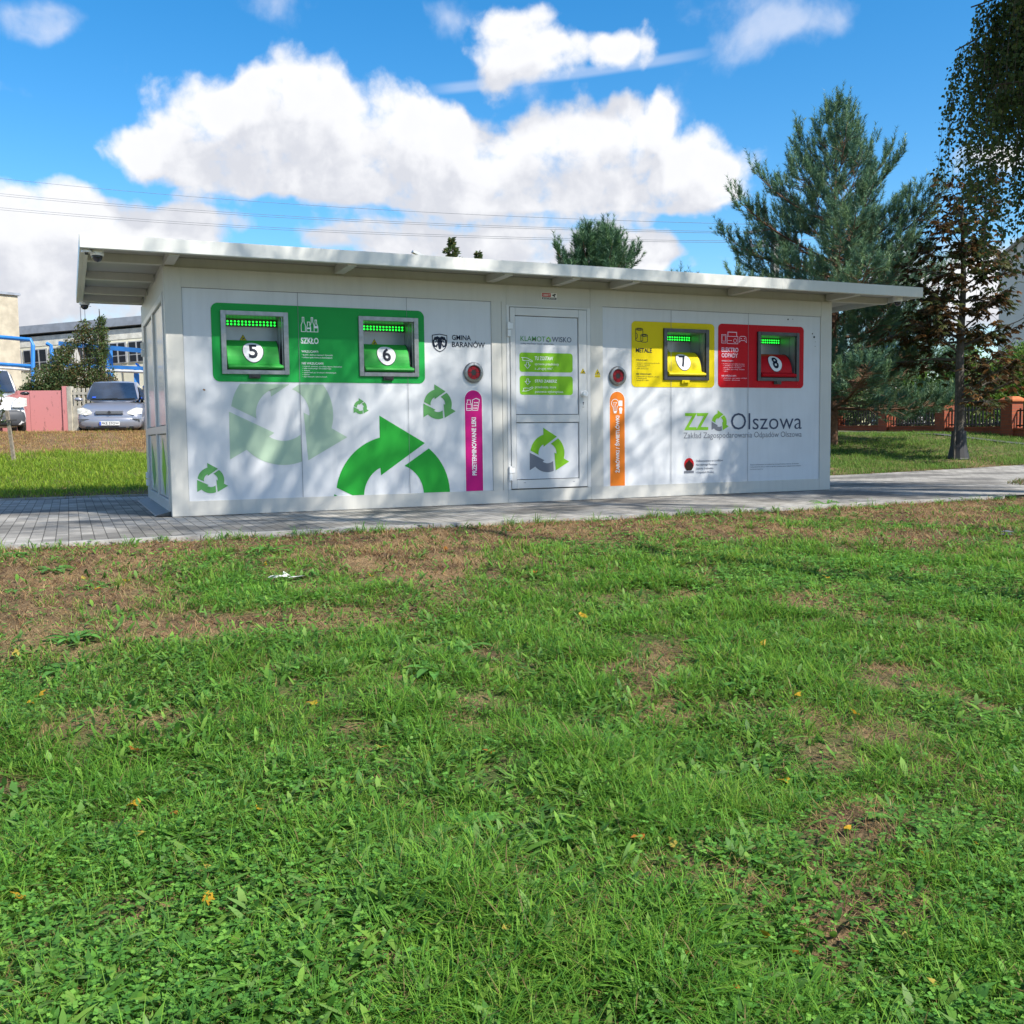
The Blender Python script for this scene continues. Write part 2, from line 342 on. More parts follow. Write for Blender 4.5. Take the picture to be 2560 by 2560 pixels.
def ground_mat():
    m = bpy.data.materials.new('soil'); m.use_nodes = True; b = NB(m.node_tree); p = m.node_tree.nodes['Principled BSDF']; p.inputs['Roughness'].default_value = .95; p.inputs['Specular IOR Level'].default_value = .15
    g = b.n('ShaderNodeNewGeometry'); P = g.outputs['Position']
    def noise(s, d=5, r=.6):
        x = b.n('ShaderNodeTexNoise'); x.inputs['Scale'].default_value = s; x.inputs['Detail'].default_value = d; x.inputs['Roughness'].default_value = r; b.l(P, x.inputs['Vector']); return x.outputs[0]
    def mix(f, a, c):
        x = b.n('ShaderNodeMix', data_type='RGBA'); b.l(f, x.inputs[0])
        for i, v in ((6, a), (7, c)):
            if isinstance(v, tuple): x.inputs[i].default_value = (*v, 1)
            else: b.l(v, x.inputs[i])
        return x.outputs[2]
    soil = mix(b.mr(noise(60, 6), .35, .65, 0, 1), (.075, .048, .029), (.20, .13, .077))
    straw = mix(b.mr(noise(130, 3), .4, .62, 0, 1), (.15, .098, .054), (.36, .245, .125))
    base = mix(b.mr(noise(2.6, 5), .42, .62, 0, 1), soil, straw)
    green = mix(b.mr(noise(90, 4), .35, .65, 0, 1), (.03, .06, .014), (.085, .15, .035))
    ga = b.n('ShaderNodeAttribute'); ga.attribute_name = 'Col'
    c = mix(b.m('MULTIPLY', b.m('MULTIPLY', b.mr(noise(6, 6, .7), .36, .56, 0, 1), ga.outputs['Fac']), .85), base, green)
    b.l(c, p.inputs['Base Color'])
    bp = b.n('ShaderNodeBump'); bp.inputs['Strength'].default_value = .8; bp.inputs['Distance'].default_value = .03; b.l(noise(45, 8), bp.inputs['Height']); b.l(bp.outputs[0], p.inputs['Normal'])
    return m
M_soil = ground_mat()
o = link('ground', arr_mesh('ground', np.stack([X, Y, Zg], -1).reshape(-1, 3), F, None, np.repeat(GREEN.reshape(-1, 1), 3, 1), smooth=True), M_soil); o['kind'] = 'structure'

def pave_mat():
    m = bpy.data.materials.new('grey_pavers'); m.use_nodes = True; b = NB(m.node_tree); p = m.node_tree.nodes['Principled BSDF']; p.inputs['Roughness'].default_value = .85; p.inputs['Specular IOR Level'].default_value = .3
    g = b.n('ShaderNodeNewGeometry'); mp = b.n('ShaderNodeMapping'); mp.inputs['Rotation'].default_value = (0, 0, pi/2); b.l(g.outputs['Position'], mp.inputs[0])
    nz = b.n('ShaderNodeTexNoise'); nz.inputs['Scale'].default_value = 3; b.l(mp.outputs[0], nz.inputs['Vector'])
    br = b.n('ShaderNodeTexBrick'); br.inputs['Scale'].default_value = 1; br.inputs['Brick Width'].default_value = .2; br.inputs['Row Height'].default_value = .1; br.inputs['Mortar Size'].default_value = .004; br.inputs['Mortar Smooth'].default_value = .2
    br.inputs['Color1'].default_value = (.335, .318, .288, 1); br.inputs['Color2'].default_value = (.215, .204, .184, 1); br.inputs['Mortar'].default_value = (.085, .078, .066, 1); br.inputs['Bias'].default_value = -.1
    b.l(mp.outputs[0], br.inputs['Vector'])
    n2 = b.n('ShaderNodeTexNoise'); n2.inputs['Scale'].default_value = .9; n2.inputs['Detail'].default_value = 5; b.l(g.outputs['Position'], n2.inputs['Vector'])
    n3 = b.n('ShaderNodeTexNoise'); n3.inputs['Scale'].default_value = 150; n3.inputs['Detail'].default_value = 3; b.l(g.outputs['Position'], n3.inputs['Vector'])
    k = b.m('MULTIPLY', b.mr(n2.outputs[0], .40, .58, .58, 1.15), b.mr(n3.outputs[0], .3, .7, .85, 1.12))
    mm = b.n('ShaderNodeMix', data_type='RGBA', blend_type='MULTIPLY'); mm.inputs[0].default_value = 1; b.l(br.outputs[0], mm.inputs[6]); b.l(k, mm.inputs[7]); b.l(mm.outputs[2], p.inputs['Base Color'])
    bp = b.n('ShaderNodeBump'); bp.inputs['Strength'].default_value = .6; bp.inputs['Distance'].default_value = .006; bp.invert = True; b.l(br.outputs['Fac'], bp.inputs['Height']); b.l(bp.outputs[0], p.inputs['Normal'])
    return m
px = np.arange(-30, 30.1, .25); py = np.arange(-2.5, 10.6, .25)
bm = bmesh.new(); vs = [bm.verts.new((x, y, 0)) for x, y in PAVE]; bm.faces.new(vs)
for x in np.arange(-29, 30, 1.0): bmesh.ops.bisect_plane(bm, geom=bm.verts[:]+bm.edges[:]+bm.faces[:], plane_co=(x, 0, 0), plane_no=(1, 0, 0))
for y in np.arange(-2, 10, 1.0): bmesh.ops.bisect_plane(bm, geom=bm.verts[:]+bm.edges[:]+bm.faces[:], plane_co=(0, y, 0), plane_no=(0, 1, 0))
for v in bm.verts: v.co.z = float(gz(v.co.x, max(v.co.y, -2.39)))-.004
for f in bm.faces:
    if f.normal.z < 0: f.normal_flip()
me = bpy.data.meshes.new('pavement'); bm.to_mesh(me); bm.free(); M_pave = pave_mat(); o = link('pavement', me, M_pave); o['kind'] = 'structure'
M_conc = mat('pale_concrete', (.34, .33, .31), .9, var=.25, vscale=6, bump=.3)
mb = MB()
xs = list(np.arange(-30, 9.3, 1.0))
for x in xs: mb.box(x+.003, min(x+.997, 9.3), -2.46, -2.401, -.2, .016+R_.uniform(-.003, .003))
for x in np.arange(-30, 8.6, 1.0): mb.box(x+.003, x+.997, 5.0-.013*(x+30), 5.06-.013*(x+30), -.2, .02)
o = mb.build('kerb_strip', M_conc); o['kind'] = 'structure'

# ------------------------------------------------------------------ recycling kiosk
M_frame = mat('painted_light_grey_steel', (.52, .51, .475), .42, streak=.04, var=.06, vscale=1.5)
M_roof = mat('painted_white_sheet', (.64, .64, .61), .38, streak=.03, var=.06, vscale=1.2)
M_soff = mat('painted_grey_soffit', (.38, .38, .355), .5, var=.06)
M_panel = mat('white_composite_panel', (.60, .614, .64), .42, streak=.03, spec=.3, var=.05, vscale=1.5)
M_white = mat('white_paint', (.78, .78, .78), .4, var=.03); M_pvc = mat('white_pvc', (.58, .58, .575), .3, var=.04)
M_dark = mat('dark_rubber', (.02, .02, .022), .6, var=.1); M_black = mat('black_plastic', (.012, .012, .014), .35, var=.1)
M_steel = mat('brushed_steel', (.27, .275, .275), .42, 1, var=.15, vscale=20); M_dsteel = mat('dark_steel', (.08, .083, .09), .42, .85, var=.15, vscale=12)
M_green = mat('green_film', (.012, .30, .055), .5, spec=.16, var=.04); M_lime = mat('lime_film', (.20, .46, .02), .5, spec=.16, var=.04); M_lime2 = mat('lime_print', (.22, .50, .03), .5, spec=.16, var=.03)
M_mid = mat('mid_green_film', (.11, .32, .10), .5, spec=.16, var=.05); M_pale = mat('pale_green_film', (.37, .49, .365), .5, spec=.16, var=.03); M_bigg = mat('strong_green_film', (.02, .31, .035), .5, spec=.16, var=.04)
M_mag = mat('magenta_film', (.50, .008, .17), .5, spec=.16, var=.04); M_org = mat('orange_film', (.72, .19, .02), .5, spec=.16, var=.04)
M_yel = mat('yellow_film', (.66, .52, .005), .5, spec=.16, var=.04); M_red = mat('red_film', (.50, .004, .012), .5, spec=.16, var=.04)
M_ink = mat('navy_ink', (.012, .018, .035), .5, spec=.16, var=.05); M_grey = mat('grey_print', (.17, .18, .21), .5, spec=.16, var=.05); M_gry2 = mat('slate_print', (.06, .075, .12), .5, spec=.16, var=.05)
M_rec = mat('satin_recess_steel', (.34, .35, .37), .35, .35, var=.08, vscale=6); M_led = mat('green_led', (.02, 1, .06), .4, var=0, emit=.8); M_wyel = mat('warning_yellow', (.70, .56, .01), .5, spec=.16, var=.04)
M_rub = mat('red_rubber', (.24, .012, .02), .5, spec=.16, var=.15, vscale=30); M_brown = mat('brown_print', (.035, .012, .008), .5, spec=.16, var=.1); M_rprint = mat('red_print', (.5, .01, .015), .5, spec=.16, var=.05)
M_pink = mat('pink_print', (.72, .52, .62), .5, spec=.16, var=.03)
KL, KD, KH = 8.80, 3.46, 2.60
K = thing('recycling_kiosk', 'white flat roofed recycling kiosk with numbered green, yellow and red hatches', 'recycling kiosk')
H5, H6, H7, H8 = (.557, 1.270, 1.503, 2.172), (2.055, 2.755, 1.498, 2.165), (6.058, 6.751, 1.500, 2.158), (7.533, 8.230, 1.505, 2.160)
m = MB()
m.box(0, .173, 0, .10, 0, 2.6).box(8.607, KL, 0, .10, 0, 2.6)
m.box(.173, 3.862, 0, .10, 0, .158).box(4.995, 8.607, 0, .10, 0, .158).box(3.862, 4.995, 0, .10, 0, .155)
m.box(.173, 3.862, 0, .10, 2.396, 2.6).box(4.995, 8.607, 0, .10, 2.396, 2.6).box(3.8625, 4.9945, .001, .10, 2.366, 2.6)
m.box(3.668, 3.798, 0, .10, .158, 2.396).box(3.801, 3.862, 0, .10, .158, 2.396).box(4.995, 5.172, 0, .10, .158, 2.396)
m.box(8.65, KL, .10, KD, 0, 2.6).box(0, KL, KD-.1, KD, .001, 2.599)
m.box(0, .1, 3.30, KD-.1, 0, 2.6).box(0, .1, .10, 3.30, 2.36, 2.6).box(0, .1, .10, .16, 0, 2.36).box(0, .1, .16, 3.30, 0, .03)
m.box(.02, KL-.02, .02, KD-.02, 2.602, 2.70)
m.build('wall', M_frame, K, bevel=.003)
m = MB().box(.11, 8.64, .52, .54, .05, 2.58); m.build('inner_wall', M_dark, K)
def plate(d, x0, x1, z0, z1, r, holes):
    br = [x0]; 
    for h in holes: br += [h[0], h[1]]
    br.append(x1)
    for i, (a, c) in enumerate(zip(br, br[1:])):
        if i % 2 == 1:
            h = holes[i//2]; d.rect(a, c, z0, h[2]); d.rect(a, c, h[3], z1)
        else:
            p = []
            if i == len(br)-2 and r: p += [(c-r+r*math.sin(t*pi/16), z0+r-r*math.cos(t*pi/16)) for t in range(9)]+[(c-r+r*math.cos(t*pi/16), z1-r+r*math.sin(t*pi/16)) for t in range(9)]
            else: p += [(c, z0), (c, z1)]
            if i == 0 and r: p += [(a+r-r*math.sin(t*pi/16), z1-r+r*math.cos(t*pi/16)) for t in range(9)]+[(a+r-r*math.cos(t*pi/16), z0+r-r*math.sin(t*pi/16)) for t in range(9)]
            else: p += [(a, z1), (a, z0)]
            d.poly(p)
    return d
ins = lambda h, e=.012: (h[0]+e, h[1]-e, h[2]+e, h[3]-e)
for x0, x1, hs_ in ((.173, 3.668, (H5, H6)), (5.172, 8.607, (H7, H8))):
    plate(Dec(), x0, x1, .158, 2.396, 0, [ins(h) for h in hs_]).build('front_panel', M_panel, K, .014)
d = Dec()
for x in (1.382, 6.173, 7.385): d.rect(x-.0025, x+.0025, .158, 2.396)
for a, c in ((.158, 1.5), (2.163, 2.396)): d.rect(2.6205, 2.6245, a, c)
d.build('seam', M_grey, K, .0015)
d = Dec()
for a, c in ((.173, 3.668), (5.172, 8.607)):
    d.rect(a, c, 2.391, 2.396); d.rect(a, a+.004, .158, 2.391)
d.build('seal', M_grey, K, .0125)
# roof
RX0, RX1, RY0, RY1 = -.795, 9.84, -.62, 3.52
m = MB().box(RX0+.02, RX1-.02, RY0+.02, RY1-.02, 2.702, 2.745); rf = m.build('roof', M_soff, K)
m = MB().box(RX0, RX1, RY0, RY0+.035, 2.632, 2.767).box(RX0, RX1, RY1-.035, RY1, 2.632, 2.767).box(RX0, RX0+.035, RY0+.035, RY1-.035, 2.632, 2.767).box(RX1-.035, RX1, RY0+.035, RY1-.035, 2.632, 2.767)
m.box(RX0, RX1, RY0+.035, RY0+.06, 2.632, 2.642).box(RX0+.035, RX0+.08, RY0+.06, RY1-.06, 2.632, 2.642)
m.build('fascia', M_roof, rf, bevel=.004)
for x in (.06, 1.85, 3.66, 4.52, 5.32, 7.10, 8.74): MB().box(x-.05, x+.05, RY0+.06, -.001, 2.615, 2.7015).build('beam', M_frame, rf, bevel=.003)
for y in (.05, 1.26, 2.46, 3.22):
    for a, c in ((RX0+.08, -.001), (KL+.001, RX1-.035)): MB().box(a, c, y-.05, y+.05, 2.615, 2.7015).build('beam', M_frame, rf, bevel=.003)
# door
D_ = MB(); D_.box(3.862, 3.900, -.004, .05, .155, 2.366).box(4.945, 4.995, -.004, .05, .155, 2.366).box(3.900, 4.945, -.004, .05, 2.345, 2.366)
dr = D_.build('door', M_pvc, K, bevel=.002)
m = MB(); m.box(3.906, 3.972, -.012, .04, .168, 2.338).box(4.826, 4.939, -.012, .04, .168, 2.338).box(3.972, 4.826, -.012, .04, .168, .272).box(3.972, 4.826, -.012, .04, .968, 1.06).box(3.972, 4.826, -.012, .04, 2.245, 2.338)
m.build('door_leaf', M_pvc, dr, bevel=.004)
MB().box(3.893, 4.945, .02, .03, .157, 2.345).build('gasket', M_dark, dr)
MB().box(3.980, 4.818, .004, .02, 1.068, 2.237).box(3.980, 4.818, .004, .02, .280, .960).build('door_pane', M_panel, dr)
m = MB()
for z in (2.10, .38): m.box(3.865, 3.905, -.035, -.004, z-.11, z-.03).box(3.868, 3.902, -.032, -.004, z-.025, z+.06).box(3.902, 3.945, -.02, -.0125, z-.02, z+.05)
m.build('hinge', M_white, dr, bevel=.004)
m = MB().lathe([(.034, -.012), (.034, -.02), (.018, -.025), (.018, -.045), (.036, -.055), (.038, -.075), (.03, -.085)], (4.882, 0, 1.315), 'y', 20); m.build('handle', M_white, dr, smooth=False)
Dec().disc(4.884, 1.205, .010).rect(4.881, 4.887, 1.175, 1.20).rect(4.87, 4.898, 1.15, 1.154).build('keyhole', M_black, dr, -.0135)
Dec().rect(4.06, 4.09, .235, .241).rect(4.73, 4.76, .232, .238).build('drain_slot', M_grey, dr, -.0135)
# recycling arrows logo
def arrow(c, R, k=0, sx=1, clip=None):
    P = []
    a0, a1 = math.radians(171), math.radians(103.5)
    P += [(math.cos(a0+(a1-a0)*i/14), math.sin(a0+(a1-a0)*i/14)) for i in range(15)]
    P += [(-.233, 1.34), (.56, .87), (-.225, .34), (-.235, .47)]
    b0, b1 = math.radians(116.5), math.radians(189)
    P += [(.525*math.cos(b0+(b1-b0)*i/12), .525*math.sin(b0+(b1-b0)*i/12)) for i in range(13)]
    t = -k*2*pi/3; Q = [(c[0]+sx*R*(x*math.cos(t)-y*math.sin(t)), c[1]+R*(x*math.sin(t)+y*math.cos(t))) for x, y in P]
    if clip:
        for ax, lim, sg in clip:                 # cut by a straight line
            o = []
            for p, q in zip(Q, Q[1:]+Q[:1]):
                ip, iq = sg*(p[ax]-lim) <= 0, sg*(q[ax]-lim) <= 0
                if ip: o.append(p)
                if ip != iq:
                    f = (lim-p[ax])/(q[ax]-p[ax]); o.append((p[0]+f*(q[0]-p[0]), p[1]+f*(q[1]-p[1])))
            Q = o
    return Q
def logo(name, c, R, mats, y, par, clip=None):
    if len(set(m.name for m in mats)) == 1:
        d = Dec()
        for k in range(3):
            q = arrow(c, R, k, 1, clip)
            if len(q) > 2: d.poly(q)
        return d.build(name, mats[0], par, y)
    d = Dec(); d.poly(arrow(c, R, 0)); d.poly(arrow(c, R, 1)); a = d.build(name, mats[0], par, y)
    Dec().poly(arrow(c, R, 2)).build('grey_arrow', mats[2], a, y); return a
Y1, Y2, Y3 = .0105, .0075, .0045
logo('recycling_logo', (1.19, 1.075), .555, [M_pale]*3, Y1+.001, K, [(1, 1.40, 1)])
logo('recycling_logo', (.405, .375), .138, [M_mid]*3, Y1, K)
logo('recycling_logo', (2.058, 1.150), .076, [M_mid]*3, Y1, K)
logo('recycling_logo', (2.985, 1.185), .172, [M_mid]*3, Y1, K)
logo('recycling_logo', (2.435, .145), .68, [M_bigg]*3, Y1, K, [(1, .1595, -1)])
logo('recycling_logo', (4.392, .590), .232, [M_lime, M_lime, M_grey], .0015, dr)
# door printing
d = Dec().text('KLAMOT', 4.047, 1.942, 4.378, 2.004, bold=.004); d.build('lettering', M_mid, dr, .0015)
logo('recycling_logo', (4.420, 1.966), .030, [M_lime2, M_lime2, M_grey], .0015, dr)
Dec().text('WISKO', 4.467, 1.942, 4.733, 2.004, bold=.004).text('tutaj możesz mieć wszystko', 4.047, 1.900, 4.49, 1.928).build('lettering', M_gry2, dr, .0015)
hand = [(0,.62),(.12,.62),(.12,.60),(.30,.62),(.52,.55),(.95,.22),(.98,.10),(.86,.06),(.62,.24),(.40,.20),(.12,.24),(.12,.62)]
arrw = [(.35,.9),(.65,.9),(.65,.5),(.9,.5),(.5,.0),(.1,.5),(.35,.5)]
for (x0, x1, z0, z1, t1, l1, l2, fl) in ((4.030, 4.748, 1.575, 1.806, 'TU ZOSTAW', 'sprawne przedmioty', 'z „drugiej ręki”.', 0), (4.030, 4.748, 1.300, 1.528, 'STĄD ZABIERZ', 'przedmioty, które', 'ponownie wykorzystasz.', 1)):
    bx = Dec().rrect(x0, x1, z0, z1, .035).build('info_label', M_lime, dr, .0022)
    d = Dec().text(t1, 4.232, z1-.088, 4.48+(.05 if fl else 0), z1-.042, bold=.02); d.text(l1, 4.232, z1-.147, h=.030).text(l2, 4.232, z1-.202, h=.030)
    X_ = lambda u, v: (4.055+u*.15, z1-.115+v*.09) if not fl else (4.06+u*.15, z0+.10-v*.09)
    d.stroke([X_(u, v) for u, v in hand], .006)
    aq = [(4.087+u*.095, z0+.04+v*.085) for u, v in arrw] if not fl else [(4.09+u*.09, z1-.105+v*.075) for u, v in arrw]
    d.stroke(aq, .006, True); d.build('lettering', M_white, bx, .0008)
# green glass sign
sg = plate(Dec(), .463, 2.833, 1.422, 2.251, .075, [ins(H5), ins(H6)]).build('glass_sign', M_green, K, Y1-.001)
d = Dec().text('SZKŁO', 1.406, 1.843, 1.602, 1.911, bold=.03)
d.text('WRZUCAMY:', 1.410, 1.747, 1.600, 1.772, bold=.016)
for i, (t, x1) in enumerate((('butelki i słoiki po napojach i żywności', 1.757), ('szklane opakowania po kosmetykach', 1.752))): d.text('• '+t, 1.413, 1.716-i*.028, x1=x1, h=.016, bold=.008)
d.text('NIE WRZUCAMY:', 1.410, 1.618, 1.654, 1.643, bold=.016)
for i, (t, x1) in enumerate((('ceramiki, doniczek, porcelany, fajansu, kryształów', 1.857), ('szkła okularowego i żaroodpornego', 1.735), ('zniczy', 1.50), ('opakowań po środkach chemicznych', 1.79), ('luster', 1.497), ('szyb okiennych i samochodowych', 1.685))): d.text('• '+t, 1.416, 1.592-i*.0225, x1=x1, h=.0135, bold=.006)
def bottle(d, x, z, w, h, neck=.4):
    d.stroke([(x-w/2, z), (x+w/2, z), (x+w/2, z+h*.45), (x+w*neck/2, z+h*.68), (x+w*neck/2, z+h), (x-w*neck/2, z+h), (x-w*neck/2, z+h*.68), (x-w/2, z+h*.45)], .007, True)
bottle(d, 1.437, 1.975, .046, .155); bottle(d, 1.497, 1.975, .044, .105, .6); bottle(d, 1.535, 1.975, .042, .155); bottle(d, 1.577, 1.975, .042, .13)
d.rect(1.48, 1.515, 2.005, 2.02).rect(1.56, 1.595, 2.015, 2.04)
d.build('lettering', M_white, sg, Y2)
# yellow and red signs
sy = plate(Dec(), 5.590, 6.848, 1.408, 2.236, .06, [ins(H7)]).build('metal_sign', M_yel, K, Y1-.001)
d = Dec().text('METALE', 5.651, 1.843, 5.888, 1.899, bold=.028).text('WRZUCAMY:', 5.655, 1.738, 5.83, 1.757, bold=.016).text('NIE WRZUCAMY:', 5.655, 1.562, 5.885, 1.582, bold=.016)
for i, (t, x1) in enumerate((('metalowe opakowania po żywności', 6.005), ('puszki po napojach', 5.86), ('zakrętki', 5.81), ('folię aluminiową', 5.835))): d.text('• '+t, 5.655, 1.706-i*.024, x1=x1, h=.013, bold=.006)
for i, (t, x1) in enumerate((('opakowań po farbach i olejach', 6.0), ('baterii', 5.81), ('sprzętu RTV i AGD', 5.84))): d.text('• '+t, 5.655, 1.534-i*.024, x1=x1, h=.013, bold=.006)
def can(d, x, z, w, h):
    e = [(x+w/2*math.cos(t), z+h+.14*w*math.sin(t)) for t in np.linspace(0, 2*pi, 15)]; d.stroke(e, .007)
    d.stroke([(x-w/2, z+h), (x-w/2, z), (x-w/4, z-.012), (x+w/4, z-.012), (x+w/2, z), (x+w/2, z+h)], .007); d.stroke([(x+w*.3*math.cos(t), z+h+.08*w*math.sin(t)) for t in np.linspace(0, 2*pi, 11)], .006)
can(d, 5.703, 1.995, .105, .14); can(d, 5.775, 1.985, .10, .075); d.stroke([(5.652, 2.09), (5.675, 2.07), (5.675, 2.03), (5.652, 2.01)], .007)
d.build('lettering', M_ink, sy, Y2)
sr = plate(Dec(), 6.907, 8.320, 1.412, 2.247, .06, [ins(H8)]).build('electronics_sign', M_red, K, Y1-.001)
d = Dec().text('ELEKTRO', 6.960, 1.878, 7.230, 1.938, bold=.028).text('ODPADY', 6.960, 1.806, 7.222, 1.864, bold=.028).text('WRZUCAMY:', 6.962, 1.752, 7.15, 1.772, bold=.016).text('NIE WRZUCAMY:', 6.962, 1.556, 7.20, 1.577, bold=.016)
for i, (t, x1) in enumerate((('drobny sprzęt elektroniczny', 7.33), ('telefony i ładowarki', 7.33), ('piloty, myszki, klawiatury', 7.28), ('radia, aparaty, kable', 7.33), ('płyty', 7.06))): d.text('• '+t, 6.964+(.02 if i else 0), 1.718-i*.024, x1=x1, h=.013, bold=.006)
for i, (t, x1) in enumerate((('dużego sprzętu AGD', 7.37), ('baterii i żarówek', 7.26))): d.text('• '+t, 6.964+.02*i, 1.530-i*.026, x1=x1, h=.013, bold=.006)
d.stroke([(6.96, 1.995), (7.03, 1.995), (7.03, 2.105), (6.96, 2.105)], .007, True).stroke([(6.97, 2.02), (7.02, 2.02), (7.02, 2.09), (6.97, 2.09)], .005, True)
d.stroke([(7.05, 1.99), (7.22, 1.99), (7.22, 2.085), (7.05, 2.085)], .007, True).stroke([(7.06, 2.09), (7.06, 2.14), (7.20, 2.14), (7.20, 2.09)], .010).stroke([(7.175+.025*math.cos(t), 2.03+.025*math.sin(t)) for t in np.linspace(0, 2*pi, 13)], .006).stroke([(7.06, 2.03), (7.12, 2.03)], .006)
d.stroke([(7.24, 2.01), (7.27, 2.035), (7.33, 2.035), (7.36, 2.01), (7.35, 2.08), (7.33, 2.09), (7.27, 2.09), (7.25, 2.08)], .007, True).disc(7.33, 2.06, .008).rect(7.262, 7.285, 2.055, 2.064)
d.build('lettering', M_pink, sr, Y2)
# coat of arms and name
shp = lambda k: [(3.020+k*x*.094, 1.893+k*z*.106) for x, z in [(-1,.86),(-.5,.93),(0,1),(.5,.93),(1,.86),(1,.1),(.93,-.25),(.72,-.6),(.4,-.85),(0,-1),(-.4,-.85),(-.72,-.6),(-.93,-.25),(-1,.1)]]
sh = Dec().poly(shp(1)).build('coat_of_arms', M_ink, K, Y1)
Dec().poly(shp(.90)).build('shield_field', M_panel, sh, Y1-.0015)
d = Dec(); T = lambda q: [(3.020+x*.094, 1.893+z*.106) for x, z in q]
d.poly(T([(-.22, .45), (.22, .45), (.34, .1), (.2, -.45), (.12, -.68), (-.12, -.68), (-.2, -.45), (-.34, .1)]))
for s in (-1, 1):
    d.stroke(T([(s*x, z) for x, z in [(.0,.50),(.3,.62),(.6,.55),(.78,.25),(.8,-.1),(.66,-.36),(.46,-.38),(.36,-.22)]]), .018); d.stroke(T([(s*.2, .2), (s*.42, .22), (s*.55, .08)]), .012); d.poly(T([(s*.1, .5), (s*.6, .62), (s*.8, .3), (s*.45, .3), (s*.2, .38)]))
d.build('ram_emblem', M_ink, sh, Y1-.003)
Dec().text('GMINA', 3.172, 1.931, 3.410, 1.991, bold=.012).text('BARANÓW', 3.172, 1.850, 3.588, 1.928, bold=.012).build('lettering', M_ink, K, Y1)
# round inlets
for cx, cz in ((3.432, 1.557), (5.382, 1.541)):
    m = MB().lathe([(.121, .013), (.121, -.012), (.112, -.024), (.088, -.028), (.080, -.02), (.080, .02)], (cx, 0, cz), 'y', 40); rg = m.build('round_inlet', M_steel, K)
    MB().lathe([(.0795, -.006), (.0795, .03), (.02, .03)], (cx, 0, cz), 'y', 32).build('hole', M_black, rg)
    d = Dec()
    for k in range(6):
        a = k*pi/3+.05; c = a+pi/3-.10
        d.poly([(cx+.036*math.cos(a+.02), cz+.036*math.sin(a+.02))]+[(cx+.078*math.cos(a+(c-a)*i/6), cz+.078*math.sin(a+(c-a)*i/6)) for i in range(7)]+[(cx+.036*math.cos(c-.02), cz+.036*math.sin(c-.02))])
    d.build('rubber_flap', M_rub, rg, -.010)
    m = MB()
    for k in range(4): t = k*pi/2; m.lathe([(.008, -.024), (.007, -.032)], (cx+.1*math.cos(t), 0, cz+.1*math.sin(t)), 'y', 10)
    m.build('screw', M_steel, rg)
# vertical strips
def capsule(x0, x1, z0, zt):
    r = (x1-x0)/2; return [(x0, z0), (x1, z0)]+[(x1-r+r*math.cos(i*pi/14), zt-r+r*math.sin(i*pi/14)) for i in range(15)]
for nm, x0, x1, zt, mt, t, tz0, tz1 in (('medicine_strip', 3.319, 3.538, 1.350, M_mag, 'PRZETERMINOWANE LEKI', .345, 1.030), ('bulb_strip', 5.272, 5.486, 1.346, M_org, 'ŻARÓWKI / ŚWIETLÓWKI', .325, 1.045)):
    st = Dec().poly(capsule(x0-.008, x1+.008, .159, zt+.008)).build(nm, M_white, K, Y1)
    Dec().poly(capsule(x0, x1, .1595, zt)).build('colour_field', mt, st, Y1-.0015)
    d = Dec().text(t, (x0+x1)/2-.028-(.012 if 'Ż' in t else 0), tz0, (x0+x1)/2+.03, tz1, bold=.03, rot=True)
    if nm[0] == 'm':
        bx = x0+.022; bz = 1.115
        d.stroke([(bx, bz), (bx+.06, bz), (bx+.06, bz+.075), (bx+.05, bz+.09), (bx+.05, bz+.12), (bx+.01, bz+.12), (bx+.01, bz+.09), (bx, bz+.075)], .007, True).stroke([(bx, bz+.02), (bx+.06, bz+.02)], .006).stroke([(bx, bz+.07), (bx+.06, bz+.07)], .006)
        d.stroke([(bx+.075, bz), (bx+.14, bz), (bx+.165, bz+.125), (bx+.12, bz+.14), (bx+.075, bz+.12)], .007, True)
        for i in range(3):
            for j in range(3): d.disc(bx+.092+.018*i+.006*j, bz+.025+.032*j, .0075, n=8)
    else:
        bx = x0+.075; bz = 1.20
        d.stroke([(bx+.052*math.cos(t_), bz+.052*math.sin(t_)) for t_ in np.linspace(-.9, pi+.9, 18)], .007).stroke([(bx-.03, bz-.04), (bx-.022, bz-.10), (bx+.022, bz-.10), (bx+.03, bz-.04)], .007).rect(bx-.02, bx+.02, bz-.125, bz-.10).stroke([(bx-.028, bz+.01), (bx+.028, bz+.01), (bx+.008, bz-.01), (bx+.008, bz-.09)], .005).stroke([(bx-.02, bz+.01), (bx-.008, bz-.09)], .005)
        d.rect(bx+.055, bx+.105, bz-.035, bz+.035).disc(bx+.08, bz-.075, .025, n=12).rect(bx+.064, bx+.096, bz-.13, bz-.095)
    d.build('lettering', M_white, st, Y1-.003)
# right logo and small print
Dec().text('ZZ', 6.380, .853, 6.760, 1.076, bold=.02).build('lettering', M_lime2, K, Y1)
logo('recycling_logo', (6.930, .955), .118, [M_lime2, M_lime2, M_grey], Y1, K)
Dec().text('Olszowa', 7.116, .853, 8.300, 1.075, bold=-.004).build('lettering', M_gry2, K, Y1)
Dec().text('Zakład Zagospodarowania Odpadów Olszowa', 6.370, .722, 8.300, .822, bold=-.004).build('lettering', M_grey, K, Y1)
fs = Dec().disc(6.455, .408, .075, .082).build('fund_logo', M_rprint, K, Y1)
Dec().poly([(6.455+x*.066, .395+z*.075) for x, z in [(-.55,-.9),(.55,-.9),(.85,-.55),(.98,-.05),(.8,.35),(.35,.6),(.1,.9),(-.1,.9),(-.35,.6),(-.8,.35),(-.98,-.05),(-.85,-.55)]]).build('tree_mark', M_brown, fs, Y1-.0015)
Dec().rect(6.380, 6.528, .292, .322).build('base_mark', M_grey, fs, Y1-.0015)
d = Dec()
